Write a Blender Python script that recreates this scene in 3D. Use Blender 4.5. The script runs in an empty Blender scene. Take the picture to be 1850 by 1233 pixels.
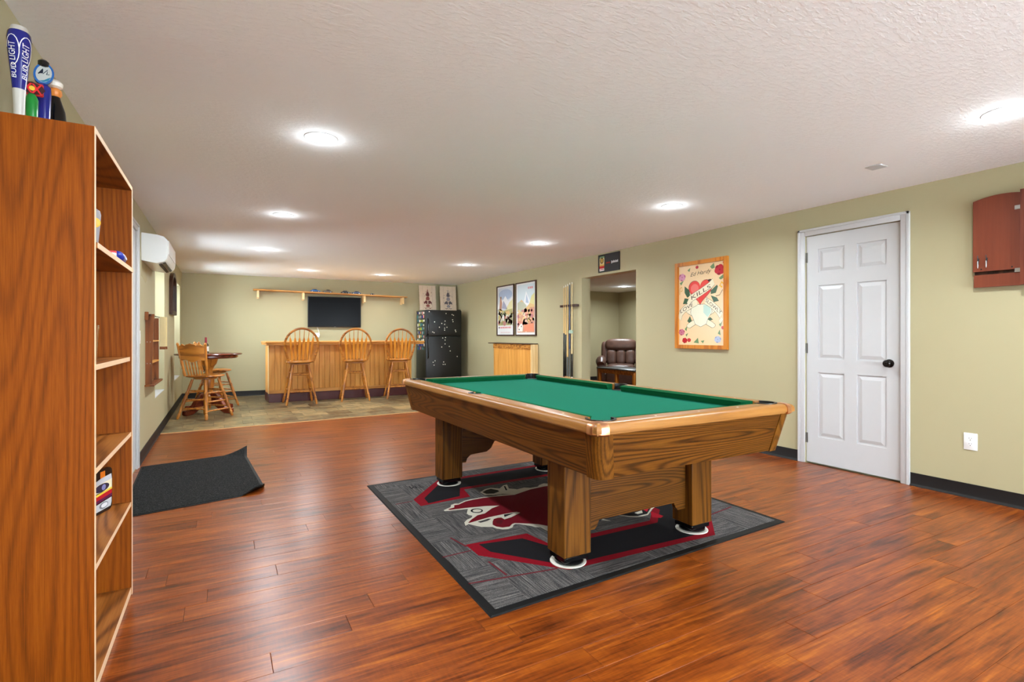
import bpy, bmesh, math, random
from mathutils import Vector, Matrix
random.seed(7)
SC = bpy.context.scene
COL = SC.collection
R = math.radians
PI = math.pi

# ------------------------------------------------------------------ camera, world, exposure
YAW = math.atan(522/935.0)
CAM_H = 1.148
cam_d = bpy.data.cameras.new('camera'); cam = bpy.data.objects.new('camera', cam_d); COL.objects.link(cam)
cam.location = (0, 0, CAM_H); cam.rotation_euler = (PI/2, 0, -YAW)
cam_d.sensor_fit = 'HORIZONTAL'; cam_d.sensor_width = 36.0
cam_d.lens = 36.0*935/1850
cam_d.shift_y = -9.2/1850
cam_d.clip_start = 0.02; cam_d.clip_end = 60
SC.camera = cam

w = bpy.data.worlds.new('daylight'); SC.world = w; w.use_nodes = True
bg = w.node_tree.nodes['Background']
bg.inputs['Color'].default_value = (0.77, 0.90, 1.0, 1); bg.inputs['Strength'].default_value = 26.0

vs = SC.view_settings
vs.view_transform = 'Standard'; vs.look = 'None'; vs.gamma = 1.0; vs.use_curve_mapping = False
vs.exposure = 0.20
LAMP_W = 26.0            # watts of each recessed lamp
LAMP_COL = (0.85, 0.945, 1.0)

# ------------------------------------------------------------------ room numbers (metres)
XL, XR, H = -0.655, 4.62, 2.30
YF = -2.6
YBL, YBR = 11.15, 10.88         # back wall, left and right end
BA = math.atan2(YBR-YBL, XR-XL)
WT = 0.157                      # right wall thickness
AX, AY0, AY1 = 9.2, 3.6, 10.65  # side room

# ------------------------------------------------------------------ helpers
def lin(c):
    if isinstance(c, str):
        c = c.lstrip('#'); c = [int(c[i:i+2], 16) for i in (0, 2, 4)]
    return tuple(((v/255)/12.92 if v/255 <= 0.04045 else ((v/255+0.055)/1.055)**2.4) for v in c)
def rgba(c):
    return (*lin(c), 1.0)

class NT:
    def __init__(s, name):
        s.m = bpy.data.materials.new(name); s.m.use_nodes = True
        s.t = s.m.node_tree; s.b = s.t.nodes['Principled BSDF']
    def n(s, typ, **kw):
        nd = s.t.nodes.new(typ)
        for k, v in kw.items():
            setattr(nd, k, v)
        return nd
    def l(s, a, b): s.t.links.new(a, b)
    def math(s, op, a, b=None):
        nd = s.n('ShaderNodeMath', operation=op)
        for i, x in enumerate((a, b)):
            if x is None: continue
            if isinstance(x, (int, float)): nd.inputs[i].default_value = x
            else: s.l(x, nd.inputs[i])
        return nd.outputs[0]
    def coord(s, kind='Object', scale=(1, 1, 1), rnd=False):
        tc = s.n('ShaderNodeTexCoord'); o = tc.outputs[kind]
        if rnd:
            oi = s.n('ShaderNodeObjectInfo')
            mu = s.math('MULTIPLY', oi.outputs['Random'], 37.0)
            cb = s.n('ShaderNodeCombineXYZ')
            for i in range(3): s.l(mu, cb.inputs[i])
            ad = s.n('ShaderNodeVectorMath', operation='ADD'); s.l(o, ad.inputs[0]); s.l(cb.outputs[0], ad.inputs[1]); o = ad.outputs[0]
        mp = s.n('ShaderNodeMapping'); s.l(o, mp.inputs['Vector']); mp.inputs['Scale'].default_value = scale
        return mp.outputs[0]
    def noise(s, vec, scale, detail=2, rough=.5, dist=0):
        nd = s.n('ShaderNodeTexNoise'); s.l(vec, nd.inputs['Vector'])
        nd.inputs['Scale'].default_value = scale; nd.inputs['Detail'].default_value = detail
        nd.inputs['Roughness'].default_value = rough; nd.inputs['Distortion'].default_value = dist
        return nd.outputs['Fac']
    def ramp(s, fac, stops):
        nd = s.n('ShaderNodeValToRGB'); s.l(fac, nd.inputs[0]); e = nd.color_ramp.elements
        while len(e) < len(stops): e.new(.5)
        for i, (p, c) in enumerate(stops):
            e[i].position = p; e[i].color = rgba(c)
        return nd.outputs[0]
    def mix(s, fac, a, b, mode='MIX'):
        nd = s.n('ShaderNodeMix', data_type='RGBA', blend_type=mode)
        if isinstance(fac, (int, float)): nd.inputs[0].default_value = fac
        else: s.l(fac, nd.inputs[0])
        for i, x in ((6, a), (7, b)):
            if isinstance(x, tuple): nd.inputs[i].default_value = x
            else: s.l(x, nd.inputs[i])
        return nd.outputs[2]
    def bump(s, h, strength, dist=.01):
        nd = s.n('ShaderNodeBump'); s.l(h, nd.inputs['Height']); nd.inputs['Strength'].default_value = strength; nd.inputs['Distance'].default_value = dist
        s.l(nd.outputs[0], s.b.inputs['Normal'])
    def base(s, c):
        if isinstance(c, tuple): s.b.inputs['Base Color'].default_value = c
        else: s.l(c, s.b.inputs['Base Color'])
    def set(s, **kw):
        for k, v in kw.items():
            s.b.inputs[{'rough': 'Roughness', 'metal': 'Metallic', 'spec': 'Specular IOR Level', 'coat': 'Coat Weight', 'coatr': 'Coat Roughness', 'sheen': 'Sheen Weight', 'trans': 'Transmission Weight', 'ior': 'IOR', 'emis': 'Emission Strength', 'alpha': 'Alpha'}[k]].default_value = v
        return s

def plain(name, c, rough=.5, vary=0.06, bump=0, bscale=200, **kw):
    t = NT(name); v = t.coord('Object')
    n = t.noise(v, 14, 3)
    a = lin(c); f = 1-vary
    t.base(t.mix(n, (a[0]*f, a[1]*f, a[2]*f, 1), (min(1, a[0]*(2-f)), min(1, a[1]*(2-f)), min(1, a[2]*(2-f)), 1)))
    if bump: t.bump(t.noise(v, bscale, 2), bump, .004)
    t.set(rough=rough, **kw); return t.m

def wood(name, dark, mid, light, axis='z', freq=6, contour=9, rough=.42, stretch=9, fine=.5, rnd=False, coat=0, spec=.25, ringw=1.0):
    t = NT(name); k = 1.0/stretch
    sc = {'x': (k, 1, 1), 'y': (1, k, 1), 'z': (1, 1, k)}[axis]
    v = t.coord('Object', sc, rnd)
    n1 = t.noise(v, freq, 1.0, .4, .1)
    ring = t.math('SINE', t.math('MULTIPLY', n1, contour*6.283))
    ring = t.math('MULTIPLY_ADD', ring, .5); t.t.nodes[-1].inputs[2].default_value = .5
    ring = t.math('POWER', ring, 2.2)
    k2 = k*.22
    v2 = t.coord('Object', {'x': (k2, 1, 1), 'y': (1, k2, 1), 'z': (1, 1, k2)}[axis], rnd)
    n2 = t.noise(v2, 330, 3, .7)
    n4 = t.noise(v2, 60, 2, .6)
    n3 = t.noise(v, freq*.4, 2)
    f = t.math('MULTIPLY', t.math('SUBTRACT', .35, ring), .34*ringw)
    f = t.math('ADD', f, t.math('MULTIPLY', t.math('SUBTRACT', n2, .5), .75*fine))
    f = t.math('ADD', f, t.math('MULTIPLY', t.math('SUBTRACT', n4, .5), .35))
    f = t.math('ADD', f, t.math('MULTIPLY', t.math('SUBTRACT', n3, .5), .3))
    f = t.math('ADD', f, .5)
    col = t.ramp(f, [(.15, dark), (.5, mid), (.85, light)])
    t.base(col); t.set(rough=rough, coat=coat, coatr=.2, spec=spec)
    t.bump(n2, .12, .002); return t.m

def attr_print(name, rough=.45, spec=.4, coat=0):
    t = NT(name); a = t.n('ShaderNodeAttribute', attribute_name='Col'); v = t.coord('Object')
    n = t.noise(v, 60, 3)
    t.base(t.mix(t.math('MULTIPLY', n, .22), a.outputs['Color'], t.mix(1.0, a.outputs['Color'], (.8, .8, .8, 1), 'MULTIPLY')))
    t.set(rough=rough, spec=spec, coat=coat); return t.m

M = {}
def build_materials():
    # walls: sage-beige paint with fine roller texture
    t = NT('wall_paint'); v = t.coord('Object'); n = t.noise(v, 1.2, 2)
    t.base(t.mix(n, rgba((176, 166, 130)), rgba((181, 171, 136)))); t.bump(t.noise(v, 260, 2), .06, .003); t.set(rough=.55, spec=.3); M['wall'] = t.m
    t = NT('ceiling_knockdown'); v = t.coord('Object'); n = t.noise(v, 1.0, 2)
    t.base(t.mix(n, rgba((243, 243, 243)), rgba((248, 248, 248))))
    v2 = t.coord('Object', (1, 2.2, 1)); a = t.noise(v2, 26, 4, .6); b = t.ramp(a, [(.45, (0, 0, 0)), (.6, (255, 255, 255))])
    t.bump(b, .22, .006); t.set(rough=.8, spec=.2); M['ceiling'] = t.m
    t = NT('sill_white'); t.base(rgba((235, 229, 205))); t.set(rough=.5); M['reveal'] = t.m
    M['white'] = plain('white_gloss_paint', (200, 199, 199), .38, .015)
    M['white_plastic'] = plain('white_plastic', (238, 238, 236), .3, .01)
    M['base_black'] = plain('black_vinyl_base', (26, 23, 22), .5, .1, spec=.3)
    M['black'] = plain('black_plastic', (16, 15, 15), .4, .1)
    M['black_gloss'] = plain('black_gloss', (13, 12, 13), .12, .05)
    M['rubber'] = plain('black_rubber', (12, 11, 11), .6, .1, spec=.2)
    M['fridge'] = plain('black_fridge_enamel', (7, 7, 8), .3, .1, bump=.25, bscale=420)
    M['fridge_side'] = plain('dark_green_grey_enamel', (33, 38, 34), .45, .1)
    # laminate planks
    t = NT('laminate_plank'); v = t.coord('Object', (.16, 1, 1), True)
    n1 = t.noise(v, 11, 5, .66, .6); v2 = t.coord('Object', (.045, 1, 1), True); n2 = t.noise(v2, 150, 3, .65)
    v3 = t.coord('Object', (1, .18, 1), True); n3 = t.noise(v3, 85, 2, .6)
    v4 = t.coord('Object', (.5, 1, 1), True); n4 = t.noise(v4, 7, 2)
    saw = t.math('MULTIPLY', t.math('SUBTRACT', n3, .5), t.math('MULTIPLY', n4, .36))
    v5 = t.coord('Object', (.06, 1, 1), True); n5 = t.noise(v5, 48, 3, .6, .3)
    f = t.math('ADD', t.math('MULTIPLY', t.math('SUBTRACT', n1, .5), 1.05), t.math('MULTIPLY', t.math('SUBTRACT', n2, .5), .6))
    f = t.math('ADD', f, t.math('MULTIPLY', t.math('SUBTRACT', n5, .5), .85))
    f = t.math('ADD', f, saw)
    oi = t.n('ShaderNodeObjectInfo'); f = t.math('ADD', f, t.math('MULTIPLY', t.math('SUBTRACT', oi.outputs['Random'], .5), .07))
    f = t.math('ADD', f, .5)
    t.base(t.ramp(f, [(.14, (46, 18, 4)), (.34, (94, 40, 10)), (.5, (122, 56, 14)), (.66, (142, 70, 18)), (.86, (172, 96, 26))]))
    t.bump(n2, .05, .001); t.set(rough=.29, spec=.34); M['plank'] = t.m
    M['plank_gap'] = plain('plank_core', (60, 32, 18), .7)
    # slate look tiles
    t = NT('slate_tile'); v = t.coord('Object', (1, 1, 1), True); n1 = t.noise(v, 5, 4, .6, 1.2); v2 = t.coord('Object', (.5, 3, 1), True); n2 = t.noise(v2, 14, 4, .65)
    f = t.math('ADD', t.math('MULTIPLY', n1, .55), t.math('MULTIPLY', n2, .45))
    oi = t.n('ShaderNodeObjectInfo'); f = t.math('ADD', f, t.math('MULTIPLY', t.math('SUBTRACT', oi.outputs['Random'], .5), .13))
    t.base(t.ramp(f, [(.36, (58, 46, 32)), (.44, (106, 84, 54)), (.50, (112, 108, 84)), (.55, (138, 112, 70)), (.64, (168, 144, 104))]))
    t.set(rough=.3, spec=.3); t.bump(n2, .1, .002); M['tile'] = t.m
    M['grout'] = plain('grout', (120, 105, 85), .8)
    # woods
    M['oak_dark_z'] = wood('bookcase_oak_upright', (84, 36, 2), (130, 62, 4), (154, 82, 10), 'z', 3.0, 40, .5, 10, .9, ringw=.5, spec=.15)
    M['oak_dark_y'] = wood('bookcase_oak_shelf', (88, 46, 14), (140, 80, 28), (168, 106, 46), 'y', 3.5, 26, .45, 9, .8)
    M['oak_back'] = wood('bookcase_oak_back', (60, 28, 8), (100, 50, 14), (124, 68, 24), 'z', 4, 26, .5, 8, .8)
    M['edge_band'] = plain('pale_edge_band', (226, 190, 150), .5, .05)
    M['pool_x'] = wood('pool_teak_x', (30, 15, 3), (90, 52, 13), (126, 78, 22), 'x', 4, 44, .36, 13, .8, spec=.3, ringw=1.0)
    M['pool_y'] = wood('pool_teak_y', (30, 15, 3), (90, 52, 13), (126, 78, 22), 'y', 4, 44, .36, 13, .8, spec=.3, ringw=1.0)
    M['pool_z'] = wood('pool_teak_z', (38, 20, 4), (98, 58, 15), (132, 84, 26), 'z', 5, 26, .42, 16, .7, spec=.2, ringw=.8)
    M['rail_y'] = wood('pool_rail_y', (104, 62, 20), (150, 98, 42), (176, 124, 62), 'y', 4, 16, .3, 14, .4, spec=.45, ringw=.45)
    M['rail_x'] = wood('pool_rail_x', (104, 62, 20), (150, 98, 42), (176, 124, 62), 'x', 4, 16, .3, 14, .4, spec=.45, ringw=.45)
    M['golden_z'] = wood('golden_oak_z', (112, 60, 12), (180, 108, 32), (206, 138, 56), 'z', 10, 4, .35, 9, .5, True, spec=.5)
    M['golden_x'] = wood('golden_oak_x', (112, 60, 12), (180, 108, 32), (206, 138, 56), 'x', 10, 4, .35, 9, .5, True, spec=.5)
    M['slat'] = wood('golden_slat', (156, 86, 10), (208, 126, 24), (226, 150, 42), 'z', 10, 3, .35, 9, .5, True, spec=.5)
    M['pine'] = wood('knotty_pine', (168, 104, 38), (214, 150, 70), (230, 176, 100), 'z', 5, 7, .42, 12, .4, True, ringw=.5)
    M['pine_x'] = wood('pine_x', (156, 98, 38), (198, 138, 68), (218, 164, 98), 'x', 8, 4, .4, 9, .45, True)
    M['pine_pale'] = wood('pale_pine', (214, 174, 112), (236, 202, 146), (244, 218, 172), 'z', 8, 4, .5, 9, .4, True)
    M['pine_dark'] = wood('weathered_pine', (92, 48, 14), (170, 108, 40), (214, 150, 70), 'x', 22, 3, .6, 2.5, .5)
    M['burgundy'] = plain('burgundy_paint', (72, 13, 16), .4, .12)
    M['cherry'] = wood('cherry_veneer', (78, 32, 20), (116, 54, 34), (132, 66, 42), 'z', 5, 3, .4, 9, .4, spec=.4)
    M['cherry_table'] = wood('dark_cherry', (70, 22, 12), (112, 44, 24), (140, 62, 36), 'x', 7, 3, .22, 9, .4, spec=.5)
    M['walnut'] = wood('walnut_board', (76, 38, 12), (122, 66, 26), (146, 84, 38), 'z', 8, 4, .45, 9, .5)
    M['dark_frame'] = wood('dark_walnut_frame', (38, 22, 14), (66, 40, 28), (84, 54, 38), 'z', 9, 4, .4, 9, .4)
    M['orange_frame'] = wood('honey_pine_frame', (160, 86, 20), (198, 120, 36), (214, 140, 54), 'z', 9, 4, .35, 9, .4)
    M['maple'] = plain('maple', (222, 184, 116), .35, .06)
    M['cream_board'] = plain('cream_board', (224, 202, 146), .5, .05)
    # cloth / leather / metal
    t = NT('green_felt'); v = t.coord('Object'); n = t.noise(v, 420, 3, .7); n2 = t.noise(v, 3, 2)
    t.base(t.mix(n, rgba((18, 100, 78)), rgba((34, 128, 100)))); t.bump(n, .2, .002); t.set(rough=.95, spec=.05); M['felt'] = t.m
    t = NT('green_cushion'); v = t.coord('Object'); n = t.noise(v, 420, 3, .7)
    t.base(t.mix(n, rgba((8, 74, 40)), rgba((18, 94, 56)))); t.bump(n, .2, .002); t.set(rough=.95, spec=.05); M['cushion'] = t.m
    M['copper'] = plain('brushed_copper', (222, 160, 118), .32, .06, metal=1.0)
    M['steel'] = plain('steel', (190, 190, 188), .3, .03, metal=1.0)
    M['dark_metal'] = plain('dark_bronze', (52, 48, 46), .28, .05, metal=.9)
    t = NT('brown_leather'); v = t.coord('Object'); n = t.noise(v, 9, 3); n2 = t.noise(v, 120, 2)
    t.base(t.mix(n, rgba((66, 44, 36)), rgba((116, 84, 70)))); t.bump(n2, .2, .004); t.set(rough=.38, spec=.5); M['leather'] = t.m
    t = NT('mat_pile'); v = t.coord('Object'); n = t.noise(v, 190, 2, .8)
    t.base(t.ramp(n, [(.35, (8, 8, 8)), (.55, (34, 33, 33)), (.72, (84, 82, 80))])); t.bump(n, .5, .004); t.set(rough=.95, spec=.1); M['mat'] = t.m
    # rug carpet: grey pile in squares whose fine stripes turn by a quarter
    t = NT('rug_pile'); tc = t.n('ShaderNodeTexCoord')
    ck = t.n('ShaderNodeTexChecker'); t.l(tc.outputs['Object'], ck.inputs['Vector']); ck.inputs['Scale'].default_value = 2.6
    va = t.coord('Object', (1, .03, 1)); vb = t.coord('Object', (.03, 1, 1))
    na = t.noise(va, 170, 2, .7); nb = t.noise(vb, 170, 2, .7)
    sp = t.noise(t.coord('Object'), 420, 2, .8)
    st = t.n('ShaderNodeMix', data_type='FLOAT'); t.l(ck.outputs['Fac'], st.inputs[0]); t.l(na, st.inputs[2]); t.l(nb, st.inputs[3])
    f = t.math('ADD', t.math('MULTIPLY', st.outputs[0], .45), t.math('MULTIPLY', sp, .55))
    t.base(t.ramp(f, [(.36, (26, 25, 27)), (.5, (72, 69, 69)), (.64, (132, 126, 120))])); t.bump(sp, .5, .004); t.set(rough=.95, spec=.1); M['rug'] = t.m
    t = NT('rug_print'); a = t.n('ShaderNodeAttribute', attribute_name='Col'); n = t.noise(t.coord('Object'), 420, 2, .8)
    t.base(t.mix(n, t.mix(1.0, a.outputs['Color'], (.55, .55, .55, 1), 'MULTIPLY'), a.outputs['Color'])); t.bump(n, .5, .004); t.set(rough=.95, spec=.1); M['rug_print'] = t.m
    M['print'] = attr_print('printed_paper', .35, .5)
    M['print_gloss'] = attr_print('printed_gloss', .18, .5)
    t = NT('tv_screen'); t.base(rgba((9, 8, 9))); t.set(rough=.2, spec=.05); M['screen'] = t.m
    t = NT('clear_glass'); t.base((1, 1, 1, 1)); t.set(rough=.02, trans=1.0, ior=1.45); M['glass'] = t.m
    t = NT('window_glass'); fr = t.n('ShaderNodeFresnel'); fr.inputs[0].default_value = 1.45
    tr = t.n('ShaderNodeBsdfTransparent'); gl = t.n('ShaderNodeBsdfGlossy'); gl.inputs['Roughness'].default_value = .02
    mx = t.n('ShaderNodeMixShader'); t.l(fr.outputs[0], mx.inputs[0]); t.l(tr.outputs[0], mx.inputs[1]); t.l(gl.outputs[0], mx.inputs[2])
    t.l(mx.outputs[0], t.t.nodes['Material Output'].inputs['Surface']); M['pane'] = t.m
    t = NT('lamp_lens'); t.base((1, 1, 1, 1)); t.b.inputs['Emission Color'].default_value = (*LAMP_COL, 1); t.set(emis=9.0); M['lens'] = t.m
    for nm, c, rg in (('blue_plastic', (18, 42, 150), .25), ('deep_blue', (24, 30, 120), .2), ('green_plastic', (24, 130, 50), .25), ('red_plastic', (190, 34, 36), .3), ('grey_plastic', (150, 146, 146), .35), ('silver_paint', (196, 192, 184), .3), ('yellow', (238, 178, 40), .4), ('car_blue', (28, 92, 160), .2), ('car_navy', (30, 52, 92), .2), ('car_tan', (110, 84, 56), .25), ('car_black', (22, 20, 20), .2), ('tyre', (20, 20, 20), .7), ('bottle_red', (150, 24, 44), .4), ('teal', (30, 120, 130), .4), ('orange', (220, 130, 50), .4), ('pink', (220, 140, 140), .4), ('lime', (170, 180, 60), .4), ('patch', (176, 164, 124), .7), ('slate', (86, 88, 86), .35), ('chalk', (232, 226, 214), .5)):
        M[nm] = plain(nm, c, rg, .05)
build_materials()

# ---- mesh builders (all add to a bmesh)
def BM(): return bmesh.new()
def bx(bm, x0, x1, y0, y1, z0, z1, bev=0, seg=1, M4=None):
    r = bmesh.ops.create_cube(bm, size=1.0)
    vs_ = r['verts']
    for v in vs_:
        v.co = Vector(((x0+x1)/2+v.co.x*(x1-x0), (y0+y1)/2+v.co.y*(y1-y0), (z0+z1)/2+v.co.z*(z1-z0)))
    if bev:
        es = list({e for v in vs_ for e in v.link_edges})
        rr = bmesh.ops.bevel(bm, geom=es, offset=bev, segments=seg, affect='EDGES', profile=.5)
        vs_ = list({v for f in rr['faces'] for v in f.verts} | {v for v in vs_ if v.is_valid})
    if M4 is not None:
        bmesh.ops.transform(bm, matrix=M4, verts=vs_)
    return bm
def hexa(bm, p):     # 8 points: bottom 4 ccw, top 4 ccw
    v = [bm.verts.new(q) for q in p]
    for f in ((3, 2, 1, 0), (4, 5, 6, 7), (0, 1, 5, 4), (1, 2, 6, 5), (2, 3, 7, 6), (3, 0, 4, 7)):
        bm.faces.new([v[i] for i in f])
    return bm
def prism(bm, pts, a, b, plane='xy'):
    def P(p, h):
        return {'xy': (p[0], p[1], h), 'xz': (p[0], h, p[1]), 'yz': (h, p[0], p[1])}[plane]
    lo = [bm.verts.new(P(p, a)) for p in pts]; hi = [bm.verts.new(P(p, b)) for p in pts]
    n = len(pts); fs = [bm.faces.new(lo[::-1]), bm.faces.new(hi)]
    for i in range(n):
        j = (i+1) % n; fs.append(bm.faces.new((lo[i], lo[j], hi[j], hi[i])))
    bmesh.ops.recalc_face_normals(bm, faces=fs)
    return bm
def frame_of(d):
    d = d.normalized(); a = Vector((0, 0, 1)) if abs(d.z) < .9 else Vector((1, 0, 0))
    x = d.cross(a).normalized(); return x, d.cross(x).normalized()
def tube(bm, path, rad, seg=10, cap=True, flat=1.0, closed=False):
    path = [Vector(p) for p in path]; n = len(path)
    if not isinstance(rad, (list, tuple)): rad = [rad]*n
    rings = []
    ref = None
    for i, p in enumerate(path):
        if closed: d = path[(i+1) % n]-path[i-1]
        else: d = path[min(i+1, n-1)]-path[max(i-1, 0)]
        d = d.normalized()
        if ref is None: x, y = frame_of(d)
        else:
            x = (ref-d*ref.dot(d)).normalized(); y = d.cross(x)
        ref = x
        rings.append([bm.verts.new(p+(x*math.cos(2*PI*k/seg)+y*math.sin(2*PI*k/seg)*flat)*rad[i]) for k in range(seg)])
    m = n if closed else n-1
    for i in range(m):
        a, b = rings[i], rings[(i+1) % n]
        for k in range(seg):
            j = (k+1) % seg
            bm.faces.new((a[k], a[j], b[j], b[k]))
    if cap and not closed:
        bm.faces.new(rings[0][::-1]); bm.faces.new(rings[-1])
    return bm
def turned(bm, p0, p1, prof, seg=10):
    p0, p1 = Vector(p0), Vector(p1)
    return tube(bm, [p0.lerp(p1, t) for t, r in prof], [r for t, r in prof], seg)
def lathe(bm, prof, seg=20, c=(0, 0, 0)):
    path = [Vector((c[0], c[1], c[2]+z)) for r, z in prof]
    rings = []
    for (r, z) in prof:
        rings.append([bm.verts.new((c[0]+r*math.cos(2*PI*k/seg), c[1]+r*math.sin(2*PI*k/seg), c[2]+z)) for k in range(seg)])
    for a, b in zip(rings, rings[1:]):
        for k in range(seg):
            j = (k+1) % seg
            bm.faces.new((a[k], a[j], b[j], b[k]))
    bm.faces.new(rings[0][::-1]); bm.faces.new(rings[-1])
    return bm
def puff(bm, x0, x1, y0, y1, z0, z1, e=4.0, n=7, M4=None):   # soft cushion (superellipsoid box)
    t_ = bmesh.new(); bmesh.ops.create_cube(t_, size=2.0)
    bmesh.ops.subdivide_edges(t_, edges=t_.edges[:], cuts=n, use_grid_fill=True)
    new = {}
    for v in t_.verts:
        c = v.co; L = (abs(c.x)**e+abs(c.y)**e+abs(c.z)**e)**(1/e); c = c/L
        p = Vector(((x0+x1)/2+c.x*(x1-x0)/2, (y0+y1)/2+c.y*(y1-y0)/2, (z0+z1)/2+c.z*(z1-z0)/2))
        new[v.index] = bm.verts.new(M4 @ p if M4 is not None else p)
    for f in t_.faces: bm.faces.new([new[v.index] for v in f.verts])
    t_.free(); return bm

MESHES = {}
def mesh_of(name, bm, mat, smooth=True):
    me = bpy.data.meshes.new(name); bm.normal_update(); bm.to_mesh(me); bm.free()
    for m in (mat if isinstance(mat, (list, tuple)) else [mat]):
        me.materials.append(M[m] if isinstance(m, str) else m)
    if smooth:
        me.polygons.foreach_set('use_smooth', [True]*len(me.polygons)); me.set_sharp_from_angle(angle=R(38))
    return me
def link(name, me, parent=None, loc=(0, 0, 0), rot=(0, 0, 0)):
    o = bpy.data.objects.new(name, me); COL.objects.link(o); o.parent = parent
    o.location = loc; o.rotation_euler = rot; return o
def obj(name, bm, mat, parent=None, loc=(0, 0, 0), rot=(0, 0, 0), smooth=True):
    return link(name, mesh_of(name, bm, mat, smooth), parent, loc, rot)
def tag(o, label, cat, group=None):
    o['label'] = label; o['category'] = cat
    if group: o['group'] = group
    return o
def thing(name, label, cat, loc=(0, 0, 0), rz=0, group=None):
    o = bpy.data.objects.new(name, None); COL.objects.link(o); o.empty_display_size = .1
    o.location = loc; o.rotation_euler = (0, 0, rz); return tag(o, label, cat, group)
def struct(name, bm, mat, parent=None, **kw):
    o = obj(name, bm, mat, parent, **kw); o['kind'] = 'structure'; return o
def sroot(name, loc=(0, 0, 0), rz=0):
    o = bpy.data.objects.new(name, None); COL.objects.link(o); o.location = loc; o.rotation_euler = (0, 0, rz); o['kind'] = 'structure'; o.empty_display_size = .1; return o
def copy_tree(o, parent=None):
    c = o.copy(); COL.objects.link(c); c.parent = parent
    for ch in list(o.children): copy_tree(ch, c)
    return c

# ---- flat print: coloured polygons in thin layers, one mesh
def print_mesh(name, shapes, to3d, mat='print', parent=None, loc=(0, 0, 0), rot=(0, 0, 0)):
    """shapes: (points, colour, layer); to3d(x, y, layer) gives the point"""
    vs_, fs, cs = [], [], []
    for pts, c, ly in shapes:
        if isinstance(pts, tuple) and pts and pts[0] == 'mesh':
            b = len(vs_); vs_ += [to3d(p[0], p[1], ly) for p in pts[1]]
            for f in pts[2]: fs.append([b+i for i in f]); cs.append(c)
            continue
        area = sum(pts[i][0]*pts[(i+1) % len(pts)][1]-pts[(i+1) % len(pts)][0]*pts[i][1] for i in range(len(pts)))
        if area < 0: pts = pts[::-1]
        b = len(vs_); vs_ += [to3d(p[0], p[1], ly) for p in pts]; fs.append(list(range(b, b+len(pts)))); cs.append(c)
    me = bpy.data.meshes.new(name); me.from_pydata(vs_, [], fs)
    at = me.color_attributes.new('Col', 'FLOAT_COLOR', 'CORNER')
    for p, c in zip(me.polygons, cs):
        col = rgba(c)
        for li in p.loop_indices: at.data[li].color = col
    me.materials.append(M[mat]); me.update()
    return link(name, me, parent, loc, rot)
def ell(cx, cy, rx, ry, n=14, a0=0.0):
    return [(cx+rx*math.cos(a0+2*PI*k/n), cy+ry*math.sin(a0+2*PI*k/n)) for k in range(n)]
def rect(x0, y0, x1, y1): return [(x0, y0), (x1, y0), (x1, y1), (x0, y1)]
def ribbon(pts, wd):
    pts = [Vector(p) for p in pts]; a, b = [], []
    for i, p in enumerate(pts):
        d = (pts[min(i+1, len(pts)-1)]-pts[max(i-1, 0)]).normalized(); n = Vector((-d.y, d.x))
        a.append(tuple(p+n*wd/2)); b.append(tuple(p-n*wd/2))
    return a+b[::-1]
def text_faces(s, height=1.0, shear=0.0, bold=0.0):
    cu = bpy.data.curves.new('txt', 'FONT'); cu.body = s; cu.shear = shear; cu.offset = bold; cu.resolution_u = 3
    o = bpy.data.objects.new('txt', cu); COL.objects.link(o)
    bpy.context.view_layer.update()
    me = bpy.data.meshes.new_from_object(o.evaluated_get(bpy.context.evaluated_depsgraph_get()))
    v = [(p.co.x, p.co.y) for p in me.vertices]; f = [list(p.vertices) for p in me.polygons]
    bpy.data.objects.remove(o); bpy.data.curves.remove(cu); bpy.data.meshes.remove(me)
    x0 = min(p[0] for p in v); x1 = max(p[0] for p in v); y0 = min(p[1] for p in v); y1 = max(p[1] for p in v)
    k = height/(y1-y0)
    return [((p[0]-x0)*k, (p[1]-y0)*k) for p in v], f, (x1-x0)*k
def text_shape(s, x, y, height, colour, layer, ang=0, width=None, shear=0, bold=0, bend=None):
    v, f, wd = text_faces(s, height, shear, bold)
    kx = (width/wd) if width else 1.0; wd *= kx
    ca, sa = math.cos(ang), math.sin(ang)
    out = []
    for (a, b) in v:
        a = a*kx-wd/2; b = b-height/2
        if bend: b += bend*(a*a)
        out.append((x+a*ca-b*sa, y+a*sa+b*ca))
    return (('mesh', out, f), colour, layer)

# ================================================================== THE SETTING
def clip_poly(pts, a, b, c):          # keep a*x+b*y+c >= 0
    out = []
    for i in range(len(pts)):
        p, q = pts[i], pts[(i+1) % len(pts)]
        fp, fq = a*p[0]+b*p[1]+c, a*q[0]+b*q[1]+c
        if fp >= 0: out.append(p)
        if (fp >= 0) != (fq >= 0):
            t = fp/(fp-fq); out.append((p[0]+(q[0]-p[0])*t, p[1]+(q[1]-p[1])*t))
    return out
TE0, TE1 = 7.28, 7.64                  # tile edge at left / right wall
tk = (TE1-TE0)/(XR-XL)
def edge_y(x): return TE0+tk*(x-XL)

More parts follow.
